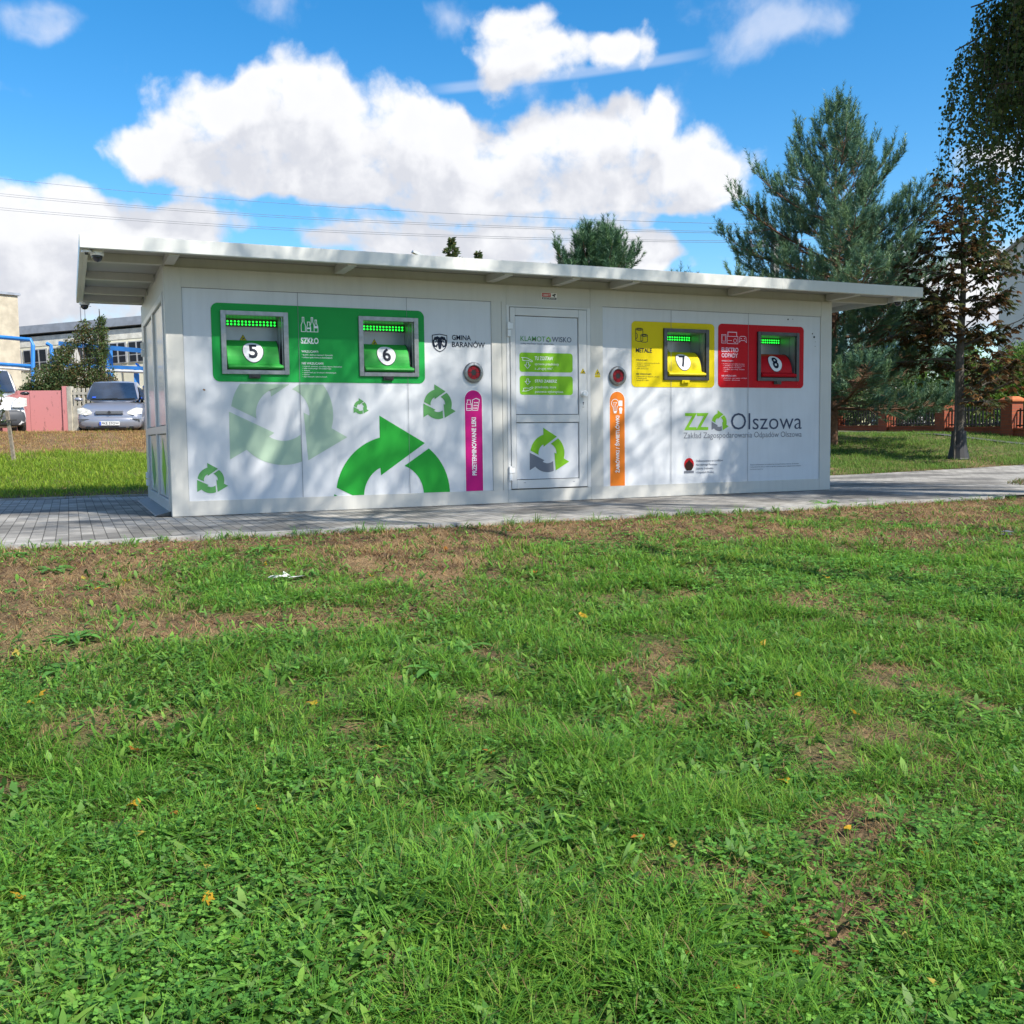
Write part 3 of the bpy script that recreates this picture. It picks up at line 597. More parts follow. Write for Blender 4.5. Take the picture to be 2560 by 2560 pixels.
for i, (t, x1) in enumerate((('Dofinansowano ze środków', 6.990), ('Narodowego Funduszu', 6.895), ('Ochrony Środowiska', 6.835), ('i Gospodarki Wodnej', 6.842))): d.text(t, 6.566, .437-i*.0505, x1=x1, h=.026)
for i, (t, x1) in enumerate((('Zadanie dofinansowane ze środków Narodowego Funduszu Ochrony Środowiska', 8.255), ('i Gospodarki Wodnej w ramach programu gospodarowania odpadami komunalnymi', 8.290), ('na terenie gminy', 7.645))): d.text(t, 7.432, .372-i*.030, x1=x1, h=.013, bold=.004)
d.build('lettering', M_gry2, K, Y1)
# stickers
def warn(x, z, s, y, par, extra=False):
    w = Dec().poly([(x-.5*s, z-.43*s), (x+.5*s, z-.43*s), (x, z+.43*s)])
    if extra: w.rect(x-.45*s, x+.45*s, z-.85*s, z-.48*s)
    w = w.build('warning_sticker', M_wyel, par, y); q = Dec().stroke([(x-.42*s, z-.38*s), (x+.42*s, z-.38*s), (x, z+.33*s)], .05*s, True).poly([(x-.2*s, z-.28*s), (x+.05*s, z-.28*s), (x+.22*s, z-.1*s), (x+.02*s, z-.02*s), (x+.03*s, z+.14*s), (x-.05*s, z-.1*s)])
    if extra: q.stroke([(x-.35*s, z-.6*s), (x+.35*s, z-.6*s)], .04*s).stroke([(x-.35*s, z-.72*s), (x+.35*s, z-.72*s)], .04*s)
    q.build('pictogram', M_black, w, y-.0012); return w
warn(4.882, 1.597, .078, -.0135, dr); warn(5.092, 1.590, .082, -.0015, K, True)
cs_ = Dec().rect(4.332, 4.538, 2.447, 2.528).build('camera_sticker', M_white, K, -.0012)
Dec().rect(4.338, 4.455, 2.480, 2.524).build('red_field', M_rprint, cs_, -.0022)
Dec().text('OBIEKT', 4.346, 2.489, 4.447, 2.514, bold=.02).build('lettering', M_white, cs_, -.0032)
Dec().rect(4.338, 4.532, 2.450, 2.474).poly([(4.468, 2.502), (4.512, 2.522), (4.530, 2.512), (4.490, 2.492)]).rect(4.495, 4.51, 2.480, 2.50).build('camera_mark', M_black, cs_, -.0022)
Dec().text('MONITOROWANY', 4.350, 2.455, 4.52, 2.469, bold=.01).build('lettering', M_white, cs_, -.0032)
d = Dec()
for x, z, r in ((8.05, 2.34, .012), (8.13, 2.345, .006), (8.47, 2.16, .010), (8.50, 2.115, .016), (8.52, 1.99, .006), (8.52, 2.05, .005)): d.disc(x, z, r, n=9)
d.build('dirt_spot', M_black, K, Y1); Dec().poly([(.352, 1.335), (.362, 1.345), (.378, 1.338), (.382, 1.328), (.366, 1.322)]).build('stuck_leaf', mat('dry_leaf_brown', (.25, .13, .05), .8), K, Y1)
# hatches
def hatch(h, fm, mat_flap, num, ratio=1.0):
    x0, x1, z0, z1 = h; w = .052; dp = .36; a, c, e, g = x0+w, x1-w, z0+.045, z1-.045
    m = MB(); m.box(x0, a, -.016, .0135, z0, z1).box(c, x1, -.016, .0135, z0, z1).box(a, c, -.016, .0135, g, z1).box(a, c, -.016, .0135, z0, e)
    hr = m.build('chute_hatch', fm, K, bevel=.003)
    m = MB(); m.add([(a,.013,e),(c,.013,e),(c,.013,g),(a,.013,g),(a,dp,e),(c,dp,e),(c,dp,g),(a,dp,g)], [(0,4,7,3),(1,2,6,5),(3,7,6,2),(0,1,5,4),(4,5,6,7)])
    m.build('recess', M_rec, hr)
    yc, zc, ry, rz = .225, z0+.085, .215, .295
    prof = [(.345, zc+rz-.004), (.27, zc+rz)]+[(yc-ry*math.sin(t), zc+rz*math.cos(t)) for t in np.linspace(0, math.radians(84), 12)]+[(-.035, zc+.008), (-.045, zc-.012), (-.02, zc-.030), (.345, zc-.030)]
    n = len(prof); fx0, fx1 = a+.012, c-.05
    m = MB(); lip = lambda i: .035 if n-4 <= i <= n-2 else 0
    m.add([(fx0, y, z) for y, z in prof]+[(fx1+lip(i), y, z) for i, (y, z) in enumerate(prof)], [(i, (i+1) % n, n+(i+1) % n, n+i) for i in range(n)]+[tuple(range(n)), tuple(range(n, 2*n))])
    fl = m.build('flap', mat_flap, hr)
    for p in fl.data.polygons: p.use_smooth = False
    MB().tube([(fx1+.004, yc-ry*math.sin(t), zc+rz*math.cos(t)) for t in np.linspace(0, 1.4, 8)], .006).build('flap_edge', M_dark, hr)
    cx = (fx0+fx1)/2; a0 = math.radians(56); mid = .255
    def mp(p, o=.004):
        t = a0-(p[1])/mid; return (p[0], yc-(ry+o)*math.sin(t), zc+(rz+o)*math.cos(t))
    Dec().disc(cx, 0, .113, .120, n=40).build('number_rim', M_ink, hr, 0, lambda p: mp(p, .0035))
    Dec().disc(cx, 0, .107, .114, n=40).build('number_disc', M_white, hr, 0, lambda p: mp(p, .006))
    Dec().text(num, cx-.048, -.078, cx+.048, .078, bold=.028).build('number', M_ink, hr, 0, lambda p: mp(p, .009))
    m = MB().box(a+.004, c-.004, dp-.03, dp-.002, z1-.125, z1-.055); m.build('led_housing', M_black, hr)
    m = MB(); k = 15
    for i in range(k):
        for j in (0, 1):
            x = a+.03+(c-a-.06)*i/(k-1); z = z1-.106+j*.032
            m.lathe([(.0115, dp-.030), (.010, dp-.036), (.004, dp-.040)], (x, 0, z), 'y', 8)
    m.build('led_strip', M_led, hr)
    warn(a+.22*(c-a)+.10, z1-.245, .085, dp-.003, hr)
    MB().box(cx-.06, cx+.06, -.022, -.002, z0-.045, z0-.001).box(cx-.035, cx+.035, -.034, -.0225, z0-.035, z0-.005).build('latch', M_black if num != '7' else mat_flap, hr, bevel=.003)
    MB().bar((c-.012, .015, g), (c-.012, .015, e), .008).bar((c-.028, .10, g), (c-.028, .10, e), .006).build('guide_rail', M_steel, hr)
M_fg = mat('green_painted_flap', (.03, .33, .05), .5, spec=.16, var=.05); M_fy = mat('yellow_painted_flap', (.68, .55, .005), .5, spec=.16, var=.05); M_fr = mat('red_painted_flap', (.50, .008, .015), .5, spec=.16, var=.05)
hatch(H5, M_steel, M_fg, '5'); hatch(H6, M_steel, M_fg, '6'); hatch(H7, M_dsteel, M_fy, '7'); hatch(H8, M_dsteel, M_fr, '8')
# side door with frosted panes
M_glass = mat('frosted_glass', (.62, .64, .65), .25, var=.10, vscale=1.2, coat=.2)
m = MB(); m.box(-.012, .06, .165, .235, .035, 2.355).box(-.012, .06, 2.95, 3.295, .035, 2.355).box(-.012, .06, .235, 2.95, 2.285, 2.355).box(-.012, .06, .235, 2.95, .035, .16).box(-.012, .06, .235, 2.95, .88, .965).box(-.012, .06, 1.50, 1.63, .16, .88).box(-.012, .06, 1.50, 1.63, .965, 2.285)
sd = m.build('side_door', M_pvc, K, bevel=.004)
for y0, y1 in ((.235, 1.50), (1.63, 2.95)):
    for z0, z1 in ((.16, .88), (.965, 2.285)):
        pn = MB().box(.012, .02, y0+.012, y1-.012, z0+.012, z1-.012).build('door_pane', M_glass, sd)
        if z0 < .5:
            yc = (y0+y1)/2; m = MB(); lf = [(yc+.12, .20), (yc+.38, .42), (yc+.30, .78), (yc-.05, .55), (yc-.16, .38)] if y0 > 1 else [(yc, .18), (yc+.3, .46), (yc+.1, .84), (yc-.22, .5)]
            m.add([(.0095, y, z) for y, z in lf], [tuple(range(len(lf)))]); m.build('leaf_motif', M_mid if y0 > 1 else M_lime, pn)
MB().box(.022, .03, .20, 3.0, .05, 2.33).build('gasket', M_dark, sd)
m = MB()
for z in (2.0, .30): m.box(-.045, -.0125, 3.02, 3.09, z-.09, z-.005).box(-.045, -.0125, 3.02, 3.09, z+.005, z+.09)
m.build('hinge', M_white, sd, bevel=.004)
m = MB(); m.add([(-.16,.12,.004),(-.001,.12,.004),(-.001,3.2,.004),(-.16,3.2,.004),(-.15,.12,.014),(-.001,.12,.05),(-.001,3.2,.05),(-.15,3.2,.014)], [(3,2,1,0),(4,5,6,7),(0,1,5,4),(1,2,6,5),(2,3,7,6),(3,0,4,7)]); m.build('door_ramp', M_dsteel, K)

# security cameras hanging under the roof corners
def dome_cam(loc, label, rz):
    r = thing('security_camera', label, 'security camera', loc, rz, 'dome cameras under the roof corners')
    MB().box(-.05, .05, -.05, .05, -.012, 0).lathe([(.025, -.012), (.025, -.03)], (0, 0, 0), 'z', 12).build('mount', M_white, r, bevel=.002)
    MB().lathe([(.03, -.03), (.062, -.034), (.064, -.10), (.058, -.112)], (0, 0, 0), 'z', 24).build('housing', M_white, r)
    MB().lathe([(.050, -.112), (.050, -.125), (.044, -.145), (.030, -.162), (.008, -.170)], (0, 0, 0), 'z', 24).build('dome', mat('smoked_dome', (.015, .018, .03), .08, var=0, coat=.5), r, smooth=True)
dome_cam((-.64, -.46, 2.70), 'white dome camera under the front left corner of the kiosk roof', .3)
dome_cam((-.70, 3.36, 2.700), 'white dome camera under the rear left corner of the kiosk roof', 0)
dome_cam((9.60, -.40, 2.70), 'white dome camera under the right end of the kiosk roof', -.4)
lp = thing('motion_sensor', 'small white mushroom shaped sensor at the front left roof corner', 'sensor', (-.735, -.52, 2.634))
MB().lathe([(.010, 0), (.010, -.03), (.05, -.03), (.046, -.012), (.03, -.001)], (0, 0, 0), 'z', 18).build('cap', M_white, lp)
MB().lathe([(.018, -.03), (.015, -.05)], (0, 0, 0), 'z', 14).build('lens', M_black, lp)

# ------------------------------------------------------------------ trees
M_leaf = leafmat('foliage_leaf', .5, .36, .2); M_need = leafmat('pine_needle', .5, .12); M_blade = leafmat('grass_blade', .5, .46, .15); M_dry = leafmat('dry_blade', .7, .15, .2)
M_bark = mat('brown_bark', (.10, .072, .05), .9, var=.4, vscale=12, bump=.6, bscale=25); M_pbark = mat('pine_bark', (.16, .085, .05), .9, var=.4, vscale=10, bump=.6, bscale=20)
M_gbark = mat('grey_bark', (.085, .075, .062), .9, var=.35, vscale=14, bump=.5, bscale=30); M_bbark = mat('birch_bark', (.50, .49, .46), .7, var=.5, vscale=5, bump=.4)
def unit(v): return v/np.maximum(np.linalg.norm(v, axis=-1, keepdims=True), 1e-9)
def leaf_quads(P, Dv, Nv, L, Wd, col):     # rhombic leaves: base P, direction, side-normal, length, width
    Dv = unit(Dv); sd = unit(np.cross(Dv, Nv)); L = L[:, None]; Wd = Wd[:, None]; up = np.cross(sd, Dv)
    V = np.stack([P, P+Dv*L*.45+sd*Wd/2+up*L*.06, P+Dv*L, P+Dv*L*.45-sd*Wd/2+up*L*.06], 1).reshape(-1, 3)
    n = len(P); i = np.arange(n)*4; return V, np.stack([i, i+1, i+2, i+3], 1), np.repeat(col, 4, 0)
def rdir(n, rg): return unit(rg.normal(size=(n, 3)))
def pal(n, rg, cols, w=None, j=.25):
    c = np.array(cols)[rg.choice(len(cols), n, p=w)]; return c*(1+rg.uniform(-j, j, (n, 1)))
def needles(B, Dv, Ln, rg, per, nl, wd, cols):
    n = len(B); B = np.repeat(B, per, 0); Dv = unit(np.repeat(Dv, per, 0)); Ln = np.repeat(Ln, per)
    t = rg.uniform(.0, 1.0, n*per)[:, None]; r = rdir(n*per, rg); r = unit(r-(r*Dv).sum(1, keepdims=True)*Dv)
    ang = rg.uniform(.45, .95, (n*per, 1)); d = Dv*np.cos(ang)+r*np.sin(ang); P = B+Dv*Ln[:, None]*t; L = nl*rg.uniform(.75, 1.2, (n*per, 1))
    s = unit(np.cross(d, rdir(n*per, rg)))*wd/2
    V = np.stack([P-s, P+s, P+d*L], 1).reshape(-1, 3); i = np.arange(n*per)*3
    c = np.repeat(np.repeat(pal(n, rg, cols, j=.22), per, 0)*(1+rg.uniform(-.25, .25, (n*per, 1))), 3, 0)
    return V, np.stack([i, i+1, i+2], 1), c
def pine(name, label, loc, H, R, seed, per=46, lean=0, step=.44, z0=.4, cols=((.085, .175, .105), (.115, .215, .11), (.07, .155, .11), (.15, .24, .11)), group=None):
    rg = np.random.default_rng(seed); root = thing(name, label, 'pine tree', loc, 0, group); wood = MB(); SB, SD, SL = [], [], []
    wood.tube([(lean*z/H, 0, z) for z in np.linspace(-.2, H, 9)], [max(.012, .017*H*(1-z/H)**.9) for z in np.linspace(0, H, 9)], 8)
    wd2 = MB()
    def shoot(p, d, l): SB.append(p); SD.append(d); SL.append(l)
    z = z0
    while z < H-.25:
        t = z/H; prof = np.interp(t, [0, .12, .3, .5, .7, .86, 1], [.88, 1.03, 1, .84, .52, .22, .03]); k = 6 if t < .8 else 5; a0 = rg.uniform(0, 6.3)
        for i in range(k):
            a = a0+i*2*pi/k+rg.uniform(-.35, .35); L = R*prof*rg.uniform(.55, 1.2)+.12; e0 = np.interp(t, [0, .12, .5, 1], [-.18, .02, .32, 1.0])+rg.uniform(-.12, .12)
            pts = []; p = np.array([lean*t, 0, z]); n = 7
            for j in range(n+1):
                e = e0+(.5*(j/n)**2 if t < .6 else .45*j/n); pts.append(p.copy()); p = p+L/n*np.array([math.cos(a)*math.cos(e), math.sin(a)*math.cos(e), math.sin(e)])
            wd2.tube(pts, [max(.006, .011*L*(1-j/(n+1))) for j in range(n+1)], 4)
            shoot(pts[-1]*1.0, (pts[-1]-pts[-2])*.6+np.array([0, 0, .35]), rg.uniform(.36, .58))
            for q in range(3): shoot(pts[-2]+(pts[-1]-pts[-2])*rg.uniform(0, .9), rdir(1, rg)[0]*.35+np.array([0, 0, 1.]), rg.uniform(.28, .48))
            m = int((10+L*15)*(1.45 if t < .3 else 1 if t < .62 else .62))
            for q in range(m):
                f = rg.uniform(.22, .98); j = min(int(f*n), n-1); b = pts[j]+(pts[j+1]-pts[j])*(f*n-j); d = unit(pts[j+1]-pts[j]); sd = np.cross(d, [0, 0, 1]); sd = unit(sd)*rg.choice([-1, 1])
                bl = L*.30*(1.1-f)*rg.uniform(.4, 1.3)+.10; bd = unit(d*.6+sd*rg.uniform(.3, 1.1)+np.array([0, 0, rg.uniform(-.35, .65)]))
                tip = b+bd*bl
                if bl > .3: wd2.tube([b, tip], [.008, .004], 3)
                shoot(tip, bd*.45+np.array([0, 0, rg.uniform(.3, 1.4)]), rg.uniform(.16, .36))
                if bl > .2: shoot(b+bd*bl*.55, bd+sd*.3+np.array([0, 0, rg.uniform(.1, .7)]), rg.uniform(.15, .28))
                if bl > .45: shoot(b+bd*bl*.75, bd-sd*.7+np.array([0, 0, rg.uniform(.1, .7)]), rg.uniform(.15, .28))
        z += step*rg.uniform(.85, 1.15)*(1.15 if t > .8 else 1)
    top = np.array([lean, 0, H-.1]); shoot(top, np.array([0, 0, 1.]), .5)
    for i in range(5): shoot(top-[0, 0, .1], np.array([math.cos(i*1.26)*.45, math.sin(i*1.26)*.45, 1]), rg.uniform(.2, .34))
    wood.build('trunk', M_pbark, root); wd2.build('limbs', M_pbark, root)
    V, F, c = needles(np.array(SB), np.array(SD), np.array(SL), rg, per, .115, .012, cols); link('crown', arr_mesh('needles', V, None, F, c), M_need, root); return root
def gpos(x, y, D, dz=0):
    p = at(x, y, D); return (p.x, p.y, float(gz(p.x, p.y))+dz)
p = at(1570, 856, 25.6)
pine('pine_tree', 'tall blue green pine rising behind the right end of the kiosk', (p.x, p.y, float(gz(p.x, p.y))), 8.45, 3.75, 5, 42, z0=.9)
p = at(1122, 500, 24)
pine('pine_tree', 'smaller pine whose top shows above the middle of the kiosk roof', (p.x, p.y, float(gz(p.x, p.y))), 5.15, 2.5, 8, 60, z0=3.0, step=.24, cols=((.075, .16, .075), (.095, .19, .075), (.065, .14, .08)))
p = at(1285, 520, 26)
pine('pine_tree', 'low pine with only its top twigs showing above the roof left of the tall pine', (p.x, p.y, float(gz(p.x, p.y))), 4.3, 1.2, 9, 40, z0=2.4)

def limbs(rg, H, base, n, Lr, e_rng, z_rng, r0, droop=0):
    out = []
    for i in range(n):
        z = H*rg.uniform(*z_rng); a = i*2.4+rg.uniform(-.4, .4); L = Lr*rg.uniform(.65, 1.1)*(1-.55*((z/H-z_rng[0])/(1.001-z_rng[0]))); e = rg.uniform(*e_rng); p = np.array([0, 0, z]); pts = [p]
        for j in range(7):
            e2 = e+droop*(j/6)**2; p = p+L/7*np.array([math.cos(a)*math.cos(e2), math.sin(a)*math.cos(e2), math.sin(e2)])+rg.normal(0, .02*L, 3); pts.append(p); a += rg.uniform(-.18, .18)
        out.append((pts, r0*L/Lr))
    return out
def chestnut(label, loc, H, R, seed):
    rg = np.random.default_rng(seed); root = thing('chestnut_tree', label, 'chestnut tree', loc, 0); tr = MB()
    tr.tube([(.03*math.sin(z*2), .02*math.cos(z), z) for z in np.linspace(-.1, H, 10)], [.105*(1-z/H)**.7+.012 for z in np.linspace(0, H, 10)], 9); tr.build('trunk', M_gbark, root)
    lm = MB(); TP, TD = [], []
    for pts, r in limbs(rg, H, 0, 42, R, (.0, .75), (.20, .97), .032, -.15):
        lm.tube(pts, [r*(1-j/8)+.004 for j in range(8)], 5)
        for q in range(22):
            f = rg.uniform(1.5, 7); j = min(int(f), 6); b = pts[j]+(pts[j+1]-pts[j])*(f-j); d = unit(rdir(1, rg)[0]+np.array([0, 0, .2])+unit(pts[j+1]-pts[j])*.6); l = rg.uniform(.12, .5); lm.tube([b, b+d*l], [.007, .003], 3)
            TP.append(b+d*l); TD.append(d)
            if rg.random() < .8: TP.append(b+d*l*.55); TD.append(d+rdir(1, rg)[0])
    lm.build('limbs', M_gbark, root)
    TP = np.array(TP); TD = np.array(TD); P, Dv, N, L, Wd, C = [], [], [], [], [], []
    for b, d in zip(TP, TD):
        hd = unit(np.array([d[0], d[1], 0])+rg.normal(0, .3, 3)*[1, 1, .2]); sd = np.cross(hd, [0, 0, 1]); col = pal(1, rg, [(.075, .05, .02), (.09, .052, .019), (.05, .066, .022), (.07, .08, .026), (.15, .078, .024)], [.3, .2, .22, .18, .1], .3)[0]
        for k in range(5+int(rg.random() < .5)):
            a = -1.25+2.5*k/5+rg.uniform(-.15, .15); dd = hd*math.cos(a)+sd*math.sin(a)+np.array([0, 0, rg.uniform(-.95, -.15)]); P.append(b); Dv.append(dd); N.append(np.array([0, 0, 1])+rg.normal(0, .5, 3)); l = rg.uniform(.12, .20); L.append(l); Wd.append(l*rg.uniform(.28, .45)); C.append(col)
    V, F, c = leaf_quads(np.array(P), np.array(Dv), np.array(N), np.array(L), np.array(Wd), np.array(C)); link('crown', arr_mesh('chestnut_leaves', V, F, None, c), M_leaf, root); return root
g_ = gpos(1808, 868, 22)
chestnut('young chestnut with sparse browning leaves standing right of the kiosk', g_, 5.7, 1.75, 21)
gd = thing('tree_guard', 'black flared sleeve with two stakes around the foot of the chestnut', 'tree guard', g_)
m = MB(); m.lathe([(.24, 0), (.225, .03), (.17, .30), (.15, .62), (.14, .62), (.16, .30), (.21, .03)], (0, 0, 0), 'z', 14); m.build('sleeve', M_dark, gd)
for a in (.4, 3.5): MB().bar((.24*math.cos(a), .24*math.sin(a), -.1), (.19*math.cos(a), .19*math.sin(a), 1.15 if a < 1 else 1.5), .035).build('stake', M_gbark, gd)

def birch(label, loc, seed, H=9.5, R=2.7, group='birches by the lawn', nl_=60, nt_=30, per_=34, hang=1, zl=.34, tr_=.15):
    rg = np.random.default_rng(seed); root = thing('birch_tree', label, 'birch tree', loc, 0, group); tr = MB()
    tr.tube([(.06*math.sin(z*.9), .05*math.cos(z*.7), z) for z in np.linspace(-.2, H, 12)], [tr_*(1-z/H)**.8+.012 for z in np.linspace(0, H, 12)], 10); tr.build('trunk', M_bbark, root)
    lm = MB(); P, Dv, N, L, Wd = [], [], [], [], []
    for pts, r in limbs(rg, H, 0, nl_, R, (.25, .95), (zl, .98), .04, -.75):
        lm.tube(pts, [r*(1-j/8)+.005 for j in range(8)], 5)
        for q in range(nt_):
            f = rg.uniform(2.2, 7); j = min(int(f), 6); b = pts[j]+(pts[j+1]-pts[j])*(f-j); hl = hang*rg.uniform(.5, 1.5)*(1.15 if f > 4 else .7); o = unit(np.array([b[0], b[1], .01]))*rg.uniform(.0, .35)+rg.normal(0, .12, 3)*[1, 1, 0]
            tw = [b+o*math.sin(s*1.5)+np.array([0, 0, -hl*s+.12*math.sin(s*3)]) for s in np.linspace(0, 1, 6)]
            lm.tube(tw, .003, 3)
            nl = int(hl*per_); s = rg.uniform(.05, 1, nl)*5; j = np.minimum(s.astype(int), 4); tw = np.array(tw); q_ = tw[j]+(tw[j+1]-tw[j])*(s-j)[:, None]+rg.normal(0, .035, (nl, 3))
            P.append(q_); Dv.append(rdir(nl, rg)*[1, 1, .5]+[0, 0, -.75]); N.append(rdir(nl, rg)); l = rg.uniform(.040, .066, nl); L.append(l); Wd.append(l*.8)
    lm.build('limbs', M_bark, root); P = np.concatenate(P); n = len(P)
    C = pal(n, rg, [(.05, .08, .024), (.07, .105, .028), (.095, .135, .034), (.16, .17, .04)], [.4, .33, .2, .07], .25)
    V, F, c = leaf_quads(P, np.concatenate(Dv), np.concatenate(N), np.concatenate(L), np.concatenate(Wd), C); link('crown', arr_mesh('birch_leaves', V, F, None, c), M_leaf, root); return root
def bz(x, y): return (x, y, float(gz(x, y)))
BR = birch('weeping birch hanging into the upper right of the view above the chestnut', bz(11.0, -3.1), 31, 10.2, 2.75, nl_=86, nt_=50, per_=56, hang=1.5, zl=.41)
BS = birch('tall high crowned birch right of the viewpoint nearest the kiosk', bz(5.6, -8.3), 32, 12.2, 2.9, nl_=60, nt_=30, per_=6, hang=.7, zl=.68, tr_=.06)
dup(BS, bz(8.9, -8.0), 2.0, 1, 'tall high crowned birch at the right side of the lawn'); dup(BS, bz(12.4, -7.4), 4.1, .97, 'tall high crowned birch at the far right of the lawn')
def bush(name, label, cat, loc, blobs, seed, n, ls, cols, w=None, group=None, stems=None):
    rg = np.random.default_rng(seed); root = thing(name, label, cat, loc, 0, group); P, C = [], []; wd = MB()
    for (bx, by, bz_, rx, ry, rz, k) in blobs:
        m = int(n*k); d = rdir(m, rg); r = rg.uniform(0, 1, (m, 1))**.45; q = np.array([bx, by, bz_])+d*r*[rx, ry, rz]
        keep = vnoise(q[:, 0]*3.1+q[:, 1]*1.7, q[:, 2]*3.3+q[:, 1]*2.1, seed) > .30; P.append(q[keep])
        for i in range(7):
            e = np.array([bx, by, bz_])+rdir(1, rg)[0]*[rx, ry, rz]*.8; wd.tube([(bx*.5, by*.5, -.1), (bx*.8, by*.8, bz_*.5), tuple(e)], [.035, .022, .006], 4)
    P = np.concatenate(P); m = len(P); c = pal(m, rg, cols, w, .3); l = rg.uniform(.7, 1.3, m)*ls
    wd.build('stems', M_bark, root); V, F, cc = leaf_quads(P, rdir(m, rg)+[0, 0, -.2], rdir(m, rg)+[0, 0, .8], l, l*.55, c); link('foliage', arr_mesh('leaves', V, F, None, cc), M_leaf, root); return root
DG = [(.06, .11, .04), (.08, .135, .05), (.10, .14, .05), (.14, .12, .05)]
def bp_(x, D): p = at(x, 740, D); return (p.x, p.y, float(gz(p.x, p.y)))
bush('large_shrub', 'dark green shrub with spreading lower boughs behind the red wall', 'shrub', bp_(88, 33.5), [(0, 0, 1.5, .75, .6, .8, 1), (-.45, 0, 1.1, .5, .5, .6, .6), (.5, 0, 2.0, .5, .5, .9, .8)], 41, 5600, .075, DG)
bush('tall_shrub', 'tall bushy shrub with brownish top in the middle of the clump behind the fence', 'shrub', bp_(158, 34), [(0, 0, 1.6, .7, .6, 1.2, 1), (.1, 0, 3.0, .38, .38, .85, .5), (-.35, 0, 2.4, .4, .4, .8, .5)], 42, 5600, .075, DG+[(.12, .08, .03)])
bush('slim_shrub', 'slim upright shrub with pale green tip right of the clump behind the fence', 'shrub', bp_(193, 34), [(0, 0, 1.7, .5, .5, 1.2, .8), (.05, 0, 3.1, .27, .27, .9, .45), (.08, 0, 3.95, .16, .16, .35, .15)], 43, 4600, .07, DG+[(.10, .16, .03)])
bush('rusty_shrub', 'low rusty brown shrub at the foot of the blue post', 'shrub', bp_(204, 33), [(0, 0, 1.35, .45, .4, .55, 1)], 44, 800, .09, [(.12, .07, .035), (.08, .06, .03), (.06, .07, .03)])
BG = [(.07, .16, .02), (.10, .20, .03), (.05, .11, .02), (.14, .22, .04)]
def bq_(x, D): p = at(x, 740, D); return (p.x, p.y, float(gz(p.x, p.y)))
bush('garden_bush', 'bright green garden bush just right of the chestnut trunk', 'bush', bq_(1842, 31), [(0, 0, 1.3, 1.3, .9, 1.2, 1), (-.5, 0, 2.0, .7, .6, .8, .5)], 45, 6500, .10, BG, group='bright bushes behind the brick fence')
bush('garden_bush', 'bright green garden bush at the right edge above the brick pillar', 'bush', bq_(1925, 31.5), [(0, 0, 1.5, 1.1, .9, 1.3, 1), (.6, 0, 2.1, .8, .7, .7, .5)], 46, 6500, .10, BG, group='bright bushes behind the brick fence')
bush('garden_bush', 'yellowish garden bush between the pine and the chestnut behind the fence', 'bush', bq_(1752, 32), [(0, 0, 1.0, 1.1, .8, 1.0, 1)], 47, 4500, .10, BG[:2]+[(.09, .15, .05)], group='bright bushes behind the brick fence')
bush('garden_bush', 'dark bush behind the brick fence under the tall pine', 'bush', bq_(1655, 33.5), [(0, 0, 1.2, 1.8, .8, 1.3, 1)], 48, 6000, .10, DG[:3], group='bright bushes behind the brick fence')
for i, (x_, D_h, h_, lb) in enumerate(((1600, 36, 1.5, 'dense dark hedge bush behind the leftmost visible brick pillar'), (1700, 35, 1.6, 'dense dark hedge bush behind the brick fence left of the chestnut'), (1790, 34, 1.5, 'dense dark hedge bush behind the brick fence in line with the chestnut'), (1880, 33.5, 1.5, 'dense hedge bush behind the brick fence beside the right hand pillar'), (1970, 33, 1.6, 'dense hedge bush behind the brick fence at the right frame edge'))):
    bush('hedge_bush', lb, 'bush', bq_(x_, D_h), [(0, 0, .9, 1.35, .8, h_, 1), (.5, 0, 1.6, .8, .6, .9, .5)], 81+i, 7000, .10, [(.035, .07, .022), (.05, .10, .03), (.07, .13, .03)], group='hedge behind the brick fence')
def spire(label, x, y, D, h, r, seed):
    p = at(x, y, D); g = float(gz(p.x, p.y)); H = p.z-g; rg = np.random.default_rng(seed); root = thing('slender_conifer', label, 'conifer', (p.x, p.y, g), 0, 'slender tree tops behind the kiosk')
    MB().tube([(0, 0, 0), (0, 0, H*.6), (.03, 0, H)], [.12, .07, .015], 6).build('trunk', M_bark, root)
    n = 2600; z = H-h*rg.uniform(0, 1, n)**.8*3; rr = r*np.clip((H-z)/h, .12, 1.6)*rg.uniform(.2, 1, n)*(.55+.9*(np.mod(z*2.3, 1) > .45)); a = rg.uniform(0, 2*pi, n); P = np.stack([rr*np.cos(a), rr*np.sin(a), z], 1)
    l = rg.uniform(.10, .22, n); V, F, c = leaf_quads(P, np.stack([np.cos(a), np.sin(a), rg.uniform(-.3, .8, n)], 1), rdir(n, rg), l, l*.5, pal(n, rg, DG, j=.3)); link('crown', arr_mesh('sprays', V, F, None, c), M_leaf, root)
spire('slender dark conifer tip peeping over the kiosk roof left of its middle', 852, 450, 45, 1.0, .34, 51)
spire('shorter conifer tip peeping over the kiosk roof right of the slender one', 902, 476, 46, .8, .26, 52)
# young sapling with stake at the left edge
p = at(28, 868, 19.6); q = at(14, 792, 19.3)
sp = thing('tree_stake', 'weathered leaning wooden stake on the bank at the left edge', 'stake', (p.x, p.y, float(gz(p.x, p.y))))
MB().bar((0, 0, -.2), (q.x-p.x, q.y-p.y, .98), .06, taper=.9).build('post', mat('weathered_wood', (.30, .25, .20), .9, var=.3, vscale=20), sp)
MB().bar((q.x-p.x-.02, q.y-p.y-.04, .78), (q.x-p.x+.16, q.y-p.y, .80), .03).build('tie', M_dark, sp)
bush('young_sapling', 'thin young sapling tied to the wooden stake at the left edge', 'sapling', (p.x-.32, p.y, float(gz(p.x, p.y))), [(0, 0, .9, .28, .28, .3, 1), (.02, 0, 1.5, .2, .2, .5, .8)], 49, 120, .09, DG)

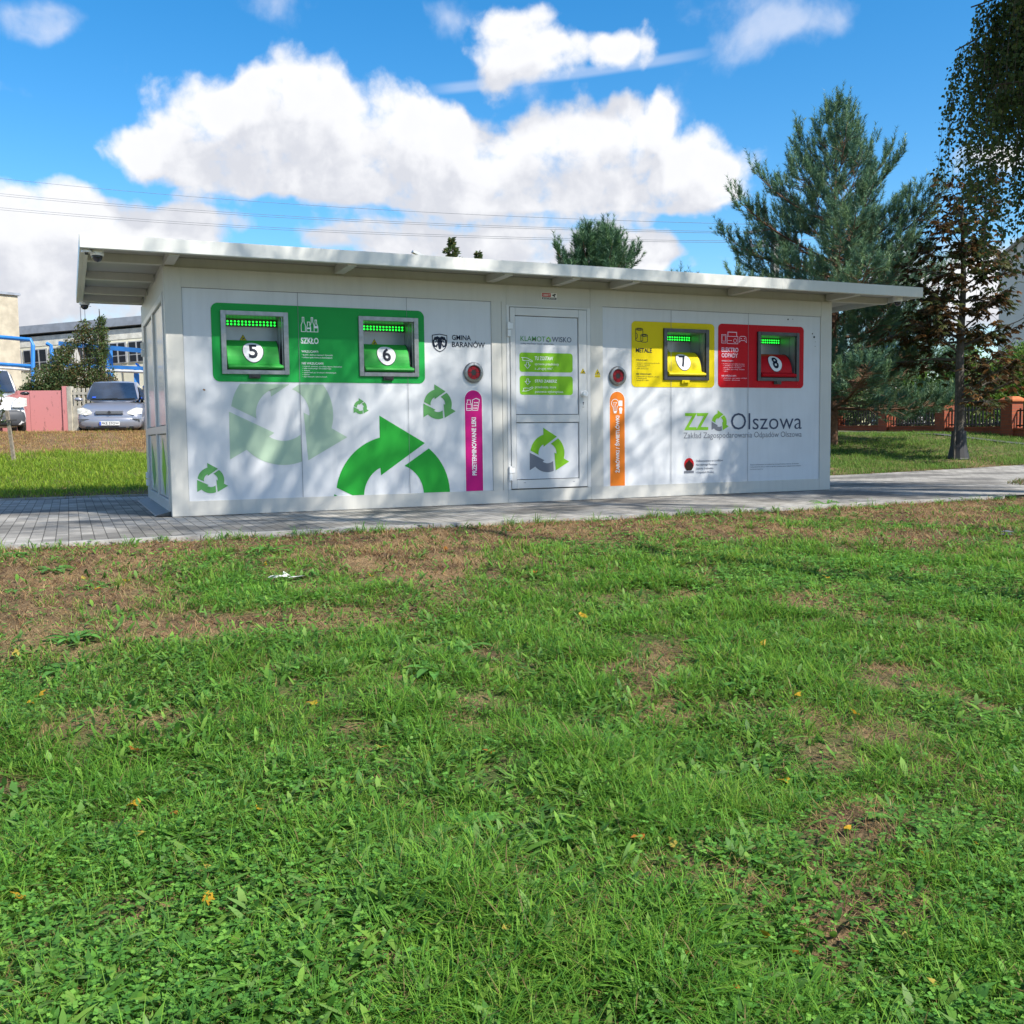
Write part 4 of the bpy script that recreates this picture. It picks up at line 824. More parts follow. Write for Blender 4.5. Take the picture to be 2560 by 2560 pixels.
# ------------------------------------------------------------------ background structures
def frame_on(A, B, z):           # an Empty whose local x runs from A to B
    d = B-A; return (A.x, A.y, z), math.atan2(d.y, d.x), math.hypot(d.x, d.y)
M_hall = mat('cream_render', (.72, .69, .54), .9, var=.18, vscale=.8); M_hroof = mat('grey_roof_edge', (.26, .29, .34), .7, var=.15); M_win = mat('dark_window', (.02, .025, .035), .15, var=.2, vscale=.8); M_wf = mat('grey_window_bar', (.42, .43, .44), .6)
M_blue = mat('blue_steel_paint', (.03, .21, .60), .5, var=.2, vscale=2); M_beige = mat('beige_brick', (.46, .41, .32), .9, var=.2, vscale=2.2, bump=.4)
A = at(40, 617, 56); B = at(265, 597, 54.6); loc, rz, L0 = frame_on(A, B, 1.2)
HH = A.z-1.2
h = thing('factory_hall', 'long cream factory hall with a band of dark windows', 'factory hall', loc, rz, rot=(0, -math.atan2(B.z-A.z, L0), rz))
MB().box(-14, 9, 0, 14, 0, HH-.6).build('wall', M_hall, h)
m = MB(); m.box(-14.3, 9.3, -.2, 14.3, HH-.45, HH); m.build('roof', M_hroof, h)
MB().box(-14, 9, -.02, .0, HH-1.15, HH-.601).build('cornice', mat('pale_concrete_beam', (.70, .69, .62), .9, var=.2), h)
for k in range(-4, 5):
    x = k*1.62+.3
    wf = MB().box(x, x+1.5, -.06, -.005, HH-2.45, HH-1.3).build('window', M_wf, h)
    for j in range(3): MB().box(x+.05+j*.485, x+.43+j*.485, -.075, -.062, HH-2.0, HH-1.36).box(x+.05+j*.485, x+.43+j*.485, -.075, -.062, HH-2.40, HH-2.06).build('pane', M_win, wf)
MB().box(-1.55, -1.45, -.1, -.01, 0, HH-.6).box(4.9, 5.0, -.1, -.01, 0, HH-.6).box(1.0, 1.05, -.05, -.006, 0, 4).box(6.3, 6.34, -.05, -.006, 0, 4).build('pilaster', mat('dark_downpipe', (.22, .21, .17), .8), h)
vh = MB(); vh.add([(3.0,-.9,HH-2.3),(3.9,-.9,HH-2.3),(3.9,-.1,HH-2.3),(3.0,-.1,HH-2.3),(3.25,-.5,HH-1.25),(3.65,-.5,HH-1.25),(3.65,-.1,HH-1.25),(3.25,-.1,HH-1.25)], [(3,2,1,0),(4,5,6,7),(0,1,5,4),(1,2,6,5),(2,3,7,6),(3,0,4,7)]); vh.build('vent_hood', mat('dull_metal', (.33, .33, .32), .6), h)
an = at(152, 590, 55.5); a = thing('roof_antenna', 'thin twin mast antenna on the factory hall roof', 'antenna', (an.x, an.y, at(152, 609, 55.5).z-.15))
MB().tube([(0, 0, 0), (0, 0, 1.05)], .025, 5).build('mast', M_grey, a); MB().tube([(.22, -.05, 0), (.22, -.05, 1.05), (.55, -.1, 1.06)], .022, 5).build('mast', M_grey, a)
A = at(-120, 552, 45.2); B = at(33, 558, 48); loc, rz, L0 = frame_on(A, B, 1.15); HH = B.z-1.15
t = thing('brick_block', 'beige brick block cut by the left edge behind the white van', 'building', loc, rz)
MB().box(-6, L0, 0, 9, 0, HH).build('wall', M_beige, t)
m = MB(); m.box(-6.1, L0+.1, -.1, 9.1, HH, HH+.12); m.build('roof', M_hroof, t)
for x in (L0-3.2, L0-6.5): MB().box(x, x+1.4, -.04, -.004, 1.6, 2.9).build('window', M_win, t)
# blue pipe rack
pr = thing('pipe_rack', 'blue steel pipe rack crossing in front of the factory hall', 'pipe rack', (0, 0, 0))
def rail(name, q, w, h, mt, D=42): MB().tube([at(x, y, D) for x, y in q], w, 8).build(name, mt, pr)
M_pipe = mat('white_lagged_pipe', (.62, .63, .63), .6, var=.15)
P0, P1 = [(-60, 631), (58, 641), (62, 652), (62, 735)], None
rail('pipe', P0, .085, 0, M_blue); rail('pipe', [(-60, 683), (60, 691)], .075, 0, M_blue); rail('pipe', [(-60, 690), (60, 698)], .05, 0, M_pipe)
rail('pipe', [(88, 648), (96, 652), (98, 668), (98, 720)], .08, 0, M_blue, 42.5)
bA, bB = at(112, 648, 42), at(330, 667, 40.5); MB().bar(bA, bB, .12, .18).build('beam', M_blue, pr)
bA, bB = at(112, 689, 42), at(330, 697, 40.5); MB().bar(bA, bB, .11, .14).build('beam', M_blue, pr)
bA, bB = at(112, 696, 41.8), at(330, 704, 40.3); MB().tube([bA, bB], .06, 8).build('pipe', M_pipe, pr)
def pst(x, y0, D, w=.3):
    q = at(x, y0, D); MB().bar((q.x, q.y, 1.0), (q.x, q.y, q.z), w).build('post', M_blue, pr); return q
pst(206, 655, 41.6, .24); q = pst(257, 694, 41.2, .20)
for z0, z1 in ((3.4, 4.0), (2.7, 3.4)): MB().bar((q.x, q.y, z1 if z0 > 3 else z0), (q.x+.55, q.y-.2, z0 if z0 > 3 else z1), .08).build('brace', M_blue, pr)
MB().bar(at(196, 706, 41.5), at(206, 694, 41.6), .10).build('brace', M_blue, pr)
# walls at the car park
M_pinkw = bpy.data.materials.new('peeling_pink_paint'); M_pinkw.use_nodes = True; b = NB(M_pinkw.node_tree); pp = M_pinkw.node_tree.nodes['Principled BSDF']; pp.inputs['Roughness'].default_value = .9
tcn = b.n('ShaderNodeTexCoord'); nz = b.n('ShaderNodeTexNoise'); nz.inputs['Scale'].default_value = 5; nz.inputs['Detail'].default_value = 6; nz.inputs['Roughness'].default_value = .65
mpn = b.n('ShaderNodeMapping'); mpn.inputs['Scale'].default_value = (1.6, 1.6, .6); b.l(tcn.outputs['Object'], mpn.inputs[0]); b.l(mpn.outputs[0], nz.inputs['Vector']); mm = b.n('ShaderNodeMix', data_type='RGBA'); b.l(b.mr(nz.outputs[0], .58, .66, 0, 1), mm.inputs[0]); mm.inputs[6].default_value = (.50, .20, .20, 1); mm.inputs[7].default_value = (.26, .12, .11, 1); b.l(mm.outputs[2], pp.inputs['Base Color'])
A = at(-70, 733, 30.6); B = at(117, 737, 31); loc, rz, L0 = frame_on(A, B, 1.1)
w_ = thing('pink_wall', 'peeling pink painted wall between the van and the silver car', 'wall', loc, rz)
for k in range(3): MB().box(k*L0/3+.005, (k+1)*L0/3-.005, 0, .1, -.3, 1.30).build('panel', M_pinkw, w_)
for k in (1, 2): MB().box(k*L0/3-.004, k*L0/3+.004, .01, .09, -.3, 1.28).build('joint', M_dark, w_)
MB().box(L0+.01, L0+.16, -.05, .12, -.3, 1.43).build('post', M_pinkw, w_)
A = at(123, 737, 31); B = at(300, 745, 30.6); loc, rz, L0 = frame_on(A, B, 1.1)
fn = thing('concrete_fence', 'pale concrete fence with a picket top behind the silver car', 'fence', loc, rz)
M_cf = mat('cream_concrete', (.47, .44, .36), .9, var=.25, vscale=5, bump=.3)
for x in np.arange(.06, L0, 1.48): MB().box(x, x+.14, -.03, .13, -.3, 1.42).build('post', M_cf, fn)
for x in np.arange(.20, L0-.5, 1.48):
    m = MB().box(x+.01, x+1.33, .02, .08, -.3, .82).box(x+.01, x+1.33, .02, .08, 1.16, 1.24)
    for k in range(9): m.box(x+.05+k*.145, x+.12+k*.145, .025, .075, .82, 1.16).box(x+.05+k*.145, x+.12+k*.145, .025, .075, 1.24, 1.36)
    m.build('panel', M_cf, fn)
# brick fence on the right
M_brick = bpy.data.materials.new('red_brick'); M_brick.use_nodes = True; b = NB(M_brick.node_tree); pp = M_brick.node_tree.nodes['Principled BSDF']; pp.inputs['Roughness'].default_value = .9
tcn = b.n('ShaderNodeTexCoord'); br = b.n('ShaderNodeTexBrick'); br.inputs['Scale'].default_value = 1; br.inputs['Brick Width'].default_value = .25; br.inputs['Row Height'].default_value = .075; br.inputs['Mortar Size'].default_value = .006
cx_ = b.n('ShaderNodeSeparateXYZ'); b.l(tcn.outputs['Object'], cx_.inputs[0]); cc_ = b.n('ShaderNodeCombineXYZ'); b.l(b.m('ADD', cx_.outputs[0], cx_.outputs[1]), cc_.inputs[0]); b.l(cx_.outputs[2], cc_.inputs[1]); b.l(cc_.outputs[0], br.inputs['Vector'])
br.inputs['Color1'].default_value = (.36, .085, .035, 1); br.inputs['Color2'].default_value = (.27, .06, .03, 1); br.inputs['Mortar'].default_value = (.16, .09, .06, 1); b.l(br.outputs[0], pp.inputs['Base Color'])
M_cap = mat('orange_clay_cap', (.44, .13, .04), .8, var=.15, vscale=6)
A = at(1910, 740, 27); B = at(1581, 740, 33.85); loc, rz, L0 = frame_on(A, B, 0)
fz = float(gz(A.x, A.y))
bf = thing('brick_fence', 'low red brick fence with clay capped pillars and dark metal panels', 'fence', (A.x, A.y, .70), rz)
n = 7; st = L0/3
for k in range(-1, n):
    x = k*st; zz = .055*k
    pl = MB().box(x-.19, x+.19, -.19, .19, -.4, .86+zz).build('pillar', M_brick, bf)
    MB().add([(x-.25,-.25,.862+zz),(x+.25,-.25,.862+zz),(x+.25,.25,.862+zz),(x-.25,.25,.862+zz),(x-.25,-.25,.92+zz),(x+.25,-.25,.92+zz),(x+.25,.25,.92+zz),(x-.25,.25,.92+zz),(x-.12,-.12,1.01+zz),(x+.12,-.12,1.01+zz),(x+.12,.12,1.01+zz),(x-.12,.12,1.01+zz)], [(3,2,1,0),(8,9,10,11)]+[(i,(i+1)%4,4+(i+1)%4,4+i) for i in range(4)]+[(4+i,4+(i+1)%4,8+(i+1)%4,8+i) for i in range(4)]).build('cap', M_cap, pl, bevel=.01)
    if k < n-1:
        MB().box(x+.192, x+st-.192, -.12, .12, -.4, .17+zz).box(x+.192, x+st-.192, -.15, .15, .172+zz, .21+zz).build('base_wall', M_brick, bf)
        m = MB().box(x+.2, x+st-.2, -.02, .02, .26+zz, .30+zz).box(x+.2, x+st-.2, -.02, .02, .66+zz, .70+zz)
        for j in range(16):
            u = x+.26+j*(st-.52)/15; m.box(u-.028, u+.028, -.034, -.021, .225+zz, .74+zz+.05*math.sin(j/15*pi))
        m.build('metal_panel', M_dsteel if False else mat('dark_brown_steel', (.025, .02, .018), .5), bf)
# narrow footpath in front of the fence
m = MB(); d_ = (B-A).normalized(); d_.z = 0; nrm = Vector((d_.y, -d_.x, 0)); nrm = nrm if nrm.dot(FW) < 0 else -nrm
for k in range(-8, 30):
    a = A+d_*k+nrm*1.35; c = A+d_*(k+1)+nrm*1.35
    P4 = [a, c, c+nrm*.3, a+nrm*.3]; m.add([(q.x, q.y, float(gz(q.x, q.y))+.02) for q in P4], [(0, 1, 2, 3)])
o = m.build('footpath', mat('grey_asphalt', (.075, .075, .075), .9)); o['kind'] = 'structure'
# grey house and blue shed
A = at(1884, 600, 50); B = at(2080, 600, 47); loc, rz, L0 = frame_on(A, B, 1.1); z1 = at(1885, 490, 50).z-1.1
hs_ = thing('grey_house', 'plain grey rendered house wall behind the trees at the right edge', 'house', loc, rz)
M_hs = mat('grey_render', (.58, .57, .55), .9, var=.08, vscale=.7)
m = MB(); m.add([(0,0,0),(L0+2,0,0),(L0+2,9,0),(0,9,0),(0,0,z1),(L0+2,0,z1),(L0+2,9,z1),(0,9,z1),((L0+2)/2,0,z1+2.4),((L0+2)/2,9,z1+2.4)], [(3,2,1,0),(0,1,5,8,4),(2,3,7,9,6),(1,2,6,5),(3,0,4,7),(4,8,9,7),(8,5,6,9)]); m.build('wall', M_hs, hs_)
m = MB(); s0 = 2.4/((L0+2)/2)
for a, c in (((-.3, z1-.3*s0+.05), ((L0+2)/2, z1+2.45)), (((L0+2)/2, z1+2.45), (L0+2.3, z1-.3*s0+.05))): m.add([(a[0],-.25,a[1]),(c[0],-.25,c[1]),(c[0],9.25,c[1]),(a[0],9.25,a[1]),(a[0],-.25,a[1]+.12),(c[0],-.25,c[1]+.12),(c[0],9.25,c[1]+.12),(a[0],9.25,a[1]+.12)], [(3,2,1,0),(4,5,6,7),(0,1,5,4),(1,2,6,5),(2,3,7,6),(3,0,4,7)])
m.build('roof', mat('pale_roof_tile', (.32, .30, .28), .8), hs_)
A = at(1690, 663, 62); B = at(1752, 663, 62); loc, rz, L0 = frame_on(A, B, 1.1); z1 = A.z-1.1
sh_ = thing('garden_shed', 'white shed with a bright blue roof seen through the trees', 'shed', loc, rz)
MB().box(0, L0, 0, 4, 0, z1).build('wall', M_white, sh_); m = MB(); m.add([(-.2,-.2,z1+.02),(L0+.2,-.2,z1+.02),(L0+.2,4.2,z1+.02),(-.2,4.2,z1+.02),(.35,2,z1+.62),(L0-.35,2,z1+.62)], [(3,2,1,0),(0,1,5,4),(1,2,5),(2,3,4,5),(3,0,4)]); m.build('roof', M_blue, sh_)
# utility pole, street lamp and wires
q = at(1462, 455, 33); up_ = thing('utility_pole', 'concrete utility pole with a lamp half hidden in the tall pine', 'utility pole', (q.x, q.y, float(gz(q.x, q.y)))); hz = q.z-up_.location.z+.3
MB().bar((0, 0, -.3), (0, 0, hz), .30, taper=.62).build('pole', M_conc, up_)
arm = RT.copy(); arm.z = 0; arm.normalize()
MB().bar(tuple(-arm*.9+Vector((0, 0, hz-.45))), tuple(arm*.9+Vector((0, 0, hz-.45))), .09).build('crossarm', M_grey, up_)
m = MB()
for k in (-.8, -.4, .4, .8): pz = arm*k; m.lathe([(.03, 0), (.05, .03), (.05, .10), (.03, .16)], (pz.x, pz.y, hz-.40), 'z', 8)
m.build('insulators', M_wf, up_)
MB().bar(tuple(Vector((0, 0, hz-.1))), tuple(-arm*.55+Vector((0, 0, hz+.03))), .05).build('lamp_arm', M_grey, up_); MB().bar(tuple(-arm*.5+Vector((0, 0, hz+.05))), tuple(-arm*1.0+Vector((0, 0, hz-.04))), .16, .09).build('lamp_head', M_grey, up_)
q = at(786, 478, 38); sl_ = thing('street_lamp', 'grey street lamp whose head just shows above the left part of the roof', 'street lamp', (q.x+.25, q.y, float(gz(q.x, q.y)))); hz2 = q.z-sl_.location.z
MB().bar((0, 0, -.2), (0, 0, hz2-.2), .12, taper=.7, n=8).build('pole', M_grey, sl_); MB().bar((0, 0, hz2-.2), (-.2, 0, hz2-.02), .06).build('arm', M_grey, sl_); MB().bar((-.42, 0, hz2+.06), (.02, 0, hz2-.10), .20, .09).build('lamp_head', mat('pale_lamp', (.5, .52, .54), .4), sl_)
M_wire = mat('dull_aluminium_wire', (.22, .24, .27), .6)
def wire(x0, y0, x1, y1, sag, lb):
    m = MB(); D0, D1 = 44, 33.2; pts = []
    for i in range(41):
        t = i/40; a = at(x0, y0, D0); c = at(x1, y1, D1); pts.append(a.lerp(c, t)-Vector((0, 0, sag*4*t*(1-t))))
    m.tube(pts, .0065, 4); tag(m.build('power_line', M_wire), lb, 'power line', 'overhead power lines')
for y0, y1, lb in ((330, 424, 'topmost overhead wire crossing the clouds'), (359, 438, 'upper wire of the middle pair of overhead wires'), (363, 441, 'lower wire of the middle pair of overhead wires'), (386, 455, 'upper wire of the lowest pair of overhead wires'), (390, 458, 'lower wire of the lowest pair of overhead wires')): wire(-60, y0, 1459, y1, .35, lb)
def wire2(x0, y0, x1, y1, lb):
    a = at(x0, y0, 33.2); c = at(x1, y1, 36); m = MB().tube([a.lerp(c, i/12)-Vector((0, 0, .5*(i/12)*(1-i/12))) for i in range(13)], .0065, 4); tag(m.build('power_line', M_wire), lb, 'power line', 'overhead power lines')
for y0, y1, lb in ((436, 352, 'upper overhead wire right of the tall pine'), (442, 366, 'middle overhead wire right of the tall pine'), (456, 386, 'lowest overhead wire right of the tall pine')): wire2(1465, y0, 2050, y1, lb)

# ------------------------------------------------------------------ vehicles
def loft(name, secs, m, par, smooth=True, sub=1):
    n = len(secs[0]); V = [p for s in secs for p in s]; F = []
    for i in range(len(secs)-1):
        for j in range(n): F.append((i*n+j, i*n+(j+1) % n, (i+1)*n+(j+1) % n, (i+1)*n+j))
    F.append(tuple(range(n))[::-1]); F.append(tuple(range((len(secs)-1)*n, len(secs)*n)))
    me = bpy.data.meshes.new(name); me.from_pydata(V, [], F); bm = bmesh.new(); bm.from_mesh(me); bmesh.ops.recalc_face_normals(bm, faces=bm.faces); bm.to_mesh(me); bm.free()
    for p in me.polygons: p.use_smooth = smooth
    o = link(name, me, m, par)
    if sub: md = o.modifiers.new('smooth', 'SUBSURF'); md.levels = sub; md.render_levels = sub
    return o
def ring(y, zb, zt, wb, wm, wt, zm):   # cross-section, x across
    return [(-wb, y, zb), (-wm, y, zb+(zm-zb)*.35), (-wm, y, zm), (-wt, y, zt-.02), (-wt*.5, y, zt), (wt*.5, y, zt), (wt, y, zt-.02), (wm, y, zm), (wm, y, zb+(zm-zb)*.35), (wb, y, zb)]
M_silver = mat('silver_car_paint', (.27, .285, .34), .28, .35, var=.04, coat=.5); M_vanw = mat('white_car_paint', (.74, .75, .76), .3, var=.03, coat=.4); M_gcar = mat('dark_grey_car_paint', (.10, .11, .13), .3, .3, var=.05, coat=.4)
M_cg = mat('tinted_car_glass', (.015, .03, .06), .06, var=.3, vscale=2.5, coat=.6); M_lamp = mat('headlamp_glass', (.55, .54, .48), .12, var=.35, vscale=14, coat=.6); M_plate = mat('plate_white', (.72, .73, .72), .5); M_eu = mat('plate_blue', (.02, .08, .5), .5); M_tyre = mat('tyre_rubber', (.02, .02, .02), .8); M_rim = mat('alloy_rim', (.4, .4, .42), .35, .8); M_bump = mat('grey_bumper_plastic', (.06, .065, .075), .6)
def car(name, label, cat, loc, rz, rx, paint, van=False, bump=None, plate=None):
    # local: x across, y towards the rear (front at y = 0), z up
    root = thing(name, label, cat, loc, rz, rot=(rx, 0, rz)); hw = .86 if not van else .90; H = 1.58 if not van else 1.85; Ln = 3.6 if not van else 4.2
    hood = .98 if not van else 1.08; wy = .95 if not van else 1.0; ry = 1.62 if not van else 1.75
    secs = [ring(-.02, .26, .62, hw*.72, hw*.80, hw*.74, .5), ring(.04, .20, .72, hw*.85, hw*.93, hw*.80, .60), ring(.22, .18, .80, hw*.95, hw*.99, hw*.84, .70), ring(wy*.75, .18, hood-.05, hw*.97, hw, hw*.86, .80), ring(wy, .18, hood, hw*.97, hw, hw*.88, .85), ring(Ln*.6, .18, hood, hw*.97, hw, hw*.90, .88), ring(Ln-.15, .2, hood, hw*.95, hw*.98, hw*.88, .88), ring(Ln, .3, hood-.1, hw*.9, hw*.92, hw*.84, .8)]
    loft('body', secs, paint, root)
    g = [[(-hw*.88, wy-.02, hood-.04), (-hw*.87, wy, hood+.02), (hw*.87, wy, hood+.02), (hw*.88, wy-.02, hood-.04)]]
    cab = []
    for y, z, w in ((wy+.02, hood+.01, .86), (wy+(ry-wy)*.5, hood+(H-hood)*.52, .79), (ry-.06, H-.06, .70), (ry+.15, H-.01, .69), (Ln*.68, H, .70), (Ln-.35, H-.04, .70), (Ln-.05, hood+.02, .84)):
        w2 = .87; cab.append([(-hw*w2, y, hood-.05), (-hw*(w+.02), y, z-.03), (-hw*w*.93, y, z), (hw*w*.93, y, z), (hw*(w+.02), y, z-.03), (hw*w2, y, hood-.05)])
    loft('cabin', cab, paint, root, sub=1)
    def wsp(t, u, o=.016):             # point on the windscreen
        y = wy+.03+(ry-.07-wy)*t; z = hood+.02+(H-.07-hood)*t; w = hw*(.80-.17*t)*u; dn = Vector((0, -(H-hood), (ry-wy))).normalized()*o; return (w, y+dn.y, z+dn.z)
    m = MB(); NN = 6
    vs = [wsp(.06+.88*i/NN, -1+2*j/8, .03+.012*(1-(-1+2*j/8)**2)) for i in range(NN+1) for j in range(9)]
    m.add(vs, [(i*9+j, i*9+j+1, (i+1)*9+j+1, (i+1)*9+j) for i in range(NN) for j in range(8)]); ws = m.build('windscreen', M_cg, root, smooth=True)
    MB().bar(wsp(.03, -.85, .05), wsp(.07, .2, .055), .018).bar(wsp(.03, .05, .05), wsp(.07, .9, .055), .018).build('wiper', M_black, ws)
    if not van: MB().add([wsp(.10, -.80, .052), wsp(.10, -.66, .052), wsp(.17, -.66, .052), wsp(.17, -.80, .052)], [(0, 1, 2, 3)]).build('blue_sticker', M_eu, ws)
    for s in (-1, 1):
        m = MB(); m.add([(s*(hw*.885), wy+.25, hood+.03), (s*(hw*.89), Ln-.5, hood+.03), (s*(hw*.75), Ln-.6, H-.16), (s*(hw*.75), ry+.05, H-.16)], [(0, 1, 2, 3)]); m.build('side_window', M_cg, root)
        m = MB(); mz = hood+.06
        loft('mirror', [[(s*(hw*.93), wy+.32+a, mz+c) for a, c in ((0, -.03), (.06, -.03), (.06, .03), (0, .03))], [(s*(hw+.06), wy+.26+a, mz+.01+c) for a, c in ((0, -.06), (.12, -.06), (.12, .07), (0, .07))], [(s*(hw+.20), wy+.28+a, mz+.01+c) for a, c in ((.02, -.05), (.10, -.05), (.10, .05), (.02, .05))]], paint if not van else M_black, root)
        # headlamp following the wing
        if not van: hl = [(.40, .10, .66), (.62, .05, .625), (.83, .22, .66), (.845, .34, .80), (.70, .30, .83), (.52, .17, .76)]
        else: hl = [(.50, .06, .76), (.74, .09, .76), (.87, .26, .80), (.875, .38, 1.0), (.72, .32, 1.03), (.55, .17, .92)]
        hx = hw/.86 if van else 1; q = [(s*x*(hx if van else 1), y-.075, z) for x, y, z in hl]
        MB().add(q+[(x*.97, y+.12, z) for x, y, z in q], [tuple(range(6))]+[(i, (i+1) % 6, 6+(i+1) % 6, 6+i) for i in range(6)]).build('headlight', M_lamp, root)
    if not van:
        gq = MB().box(-.36, .36, -.045, .12, .655, .745); gr = gq.build('grille', M_silver, root, bevel=.01)
        for z in (.672, .698, .724): MB().box(-.34, .34, -.052, -.044, z-.003, z+.003).build('slot', M_bump, gr)
        MB().lathe([(.042, -.05), (.042, -.062), (.032, -.064), (.032, -.05)], (0, 0, .70), 'y', 20).build('badge_ring', M_bump, gr)
    bmat = bump or paint; zc = .42
    loft('bumper', [[(x, -.05+.16*abs(x/hw)**3+dy, z) for dy, z in (((.10, .20), (-.01, .26), (-.03, .42), (-.02, .56), (.10, .62)) if not van else ((.10, .20), (-.02, .26), (-.05, .45), (-.04, .66), (.12, .74)))] for x in np.linspace(-hw*.97, hw*.97, 9)], bmat, root)
    if not van:
        m = MB()
        for s in (-1, 1): m.box(s*.62-.19, s*.62+.19, -.062+.04, .02, .505, .520)
        m.build('rub_strip', M_bump, root); m = MB().box(-.42, .42, -.085, -.03, .265, .30).box(-.62, -.50, -.06, .0, .255, .315).box(.50, .62, -.06, .0, .255, .315); m.build('air_intake', M_black, root, bevel=.01)
    else: MB().box(-.5, .5, -.09, -.03, .30, .40).build('air_intake', M_black, root)
    pt = MB().box(-.26, .26, -.105, -.085, .345, .455).build('number_plate', M_plate, root, bevel=.004)
    MB().box(-.255, -.215, -.1075, -.1055, .35, .45).build('blue_band', M_eu, pt)
    if plate: Dec().text(plate, -.20, .368, .245, .435, bold=.01).build('lettering', M_ink, pt, -.1075)
    for s in (-1, 1):
        for y in (.72, Ln-.72):
            w = MB().lathe([(.29, -.09), (.305, -.06), (.305, .06), (.29, .09)], (0, 0, 0), 'z', 24); o = w.build('wheel', M_tyre, root); o.rotation_euler = (0, pi/2, 0); o.location = (s*(hw-.10), y, .30)
            rm = MB().lathe([(.19, .092), (.17, .075), (.05, .085), (.02, .095)], (0, 0, 0), 'z', 18).build('rim', M_rim, o); rm.rotation_euler = (0, 0 if s > 0 else pi, 0)
    return root
cp = at(208, 811, 27.6); view = math.atan2(CP.x-cp.x, CP.y-cp.y)
zc = float(gz(cp.x, cp.y))
car('silver_car', 'silver compact car parked nose first on top of the bank', 'car', (cp.x, cp.y, cp.z-.22), -view+pi-.10, .045, M_silver, plate='PKE 57GW')
cp = at(308, 811, 29.4); car('grey_car', 'dark grey car almost hidden behind the left end of the kiosk', 'car', (cp.x, cp.y, cp.z-.12), -math.atan2(CP.x-cp.x, CP.y-cp.y)+pi-.08, .03, M_gcar)
cp = at(-17, 811, 26.6); car('white_van', 'white van with dark bumper cut by the left edge', 'van', (cp.x, cp.y, cp.z-.16), -math.atan2(CP.x-cp.x, CP.y-cp.y)+pi+.06, .03, M_vanw, van=True, bump=M_bump)

# ------------------------------------------------------------------ lawn
def blades(P, h, w, az, lean, bend, col, prof=(1, .79, .6)):
    n = len(P); t = np.array([0, .38, .72, 1.0]); Dh = np.stack([np.cos(az), np.sin(az), np.zeros(n)], 1); sd = np.stack([-np.sin(az), np.cos(az), np.zeros(n)], 1)
    V = np.zeros((n, 7, 3), np.float32); C = np.zeros((n, 7, 3), np.float32); k = 0
    for i, ti in enumerate(t):
        hor = h*(lean*ti+bend*ti*ti); ver = h*(ti-.55*bend*ti*ti*np.clip(lean+bend, 0, 1.3)); c = P+Dh*hor[:, None]+np.stack([0*ver, 0*ver, ver], 1)
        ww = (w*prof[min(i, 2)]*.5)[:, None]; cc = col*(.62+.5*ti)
        if i < 3: V[:, k] = c-sd*ww; V[:, k+1] = c+sd*ww; C[:, k] = cc; C[:, k+1] = cc; k += 2
        else: V[:, k] = c; C[:, k] = cc
    b = (np.arange(n)*7)[:, None]
    F4 = np.concatenate([b+[0, 1, 3, 2], b+[2, 3, 5, 4]]); F3 = b+[4, 5, 6]
    return V.reshape(-1, 3), F4, F3, C.reshape(-1, 3)
def zz(x, y): return gz(x, y)+((fbm(x*1.6, y*1.6, 3)-.5)*.09+(fbm(x*5, y*5, 9)-.5)*.04)*np.clip(np.abs(y+2.4)/.4, .15, 1)-.02
def lawn_pts(n, rg, power, far=13.5):
    g = np.linspace(.6, far, 400); pd = (.53*g+1.1)/(g+.6)**power; cd = np.cumsum(pd); cd /= cd[-1]
    D = np.interp(rg.uniform(0, 1, n), cd, g); lx = rg.uniform(-1, 1, n)*(.53*D+1.1)
    x = CP.x+RT.x*lx+.404*D; y = CP.y+RT.y*lx+.912*D; keep = y < -2.47
    return x[keep], y[keep], D[keep]
rg = np.random.default_rng(77)
GRN = np.array([(.105, .265, .034), (.145, .33, .040), (.19, .37, .046), (.09, .24, .046), (.24, .385, .06), (.33, .375, .095)])
x, y, D = lawn_pts(800000, rg, 1.35)
cl = fbm(x*3.2, y*3.2, 31); fine = fbm(x*9, y*9, 33); br_ = bare(x, y)
k = (rg.uniform(0, 1, len(x)) < (1-br_)**1.3*np.clip(.25+1.6*(cl-.32)+.9*(fine-.4), .08, 1)); x, y, D, cl, br_ = x[k], y[k], D[k], cl[k], br_[k]
n = len(x); tall = np.clip((cl-.42)*4, 0, 1)
h = (rg.uniform(.022, .06, n)+tall*rg.uniform(.0, .075, n))*(1-.35*br_); w = rg.uniform(.0024, .0066, n)*np.clip(D/3.8, 1, 2.4)
flow = fbm(x*1.5, y*1.5, 35)*9; az = flow+rg.normal(0, 2.2, n)
hue = fbm(x*.8, y*.8, 37); ci = np.clip((hue*5.6-.6+rg.normal(0, 1.1, n)), 0, 5).astype(int)
col = GRN[ci]*(1+rg.uniform(-.22, .22, (n, 1)))
yl = rg.uniform(0, 1, n) < .08; col[yl] = np.array([.26, .21, .09])*(1+rg.uniform(-.3, .2, (yl.sum(), 1)))
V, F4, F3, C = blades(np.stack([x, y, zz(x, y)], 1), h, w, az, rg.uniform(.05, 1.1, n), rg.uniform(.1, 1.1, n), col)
o = link('grass', arr_mesh('grass', V, F4, F3, C), M_blade); o['kind'] = 'stuff'; tag(o, 'uneven green lawn grass in the foreground', 'grass')
print('blades', n)
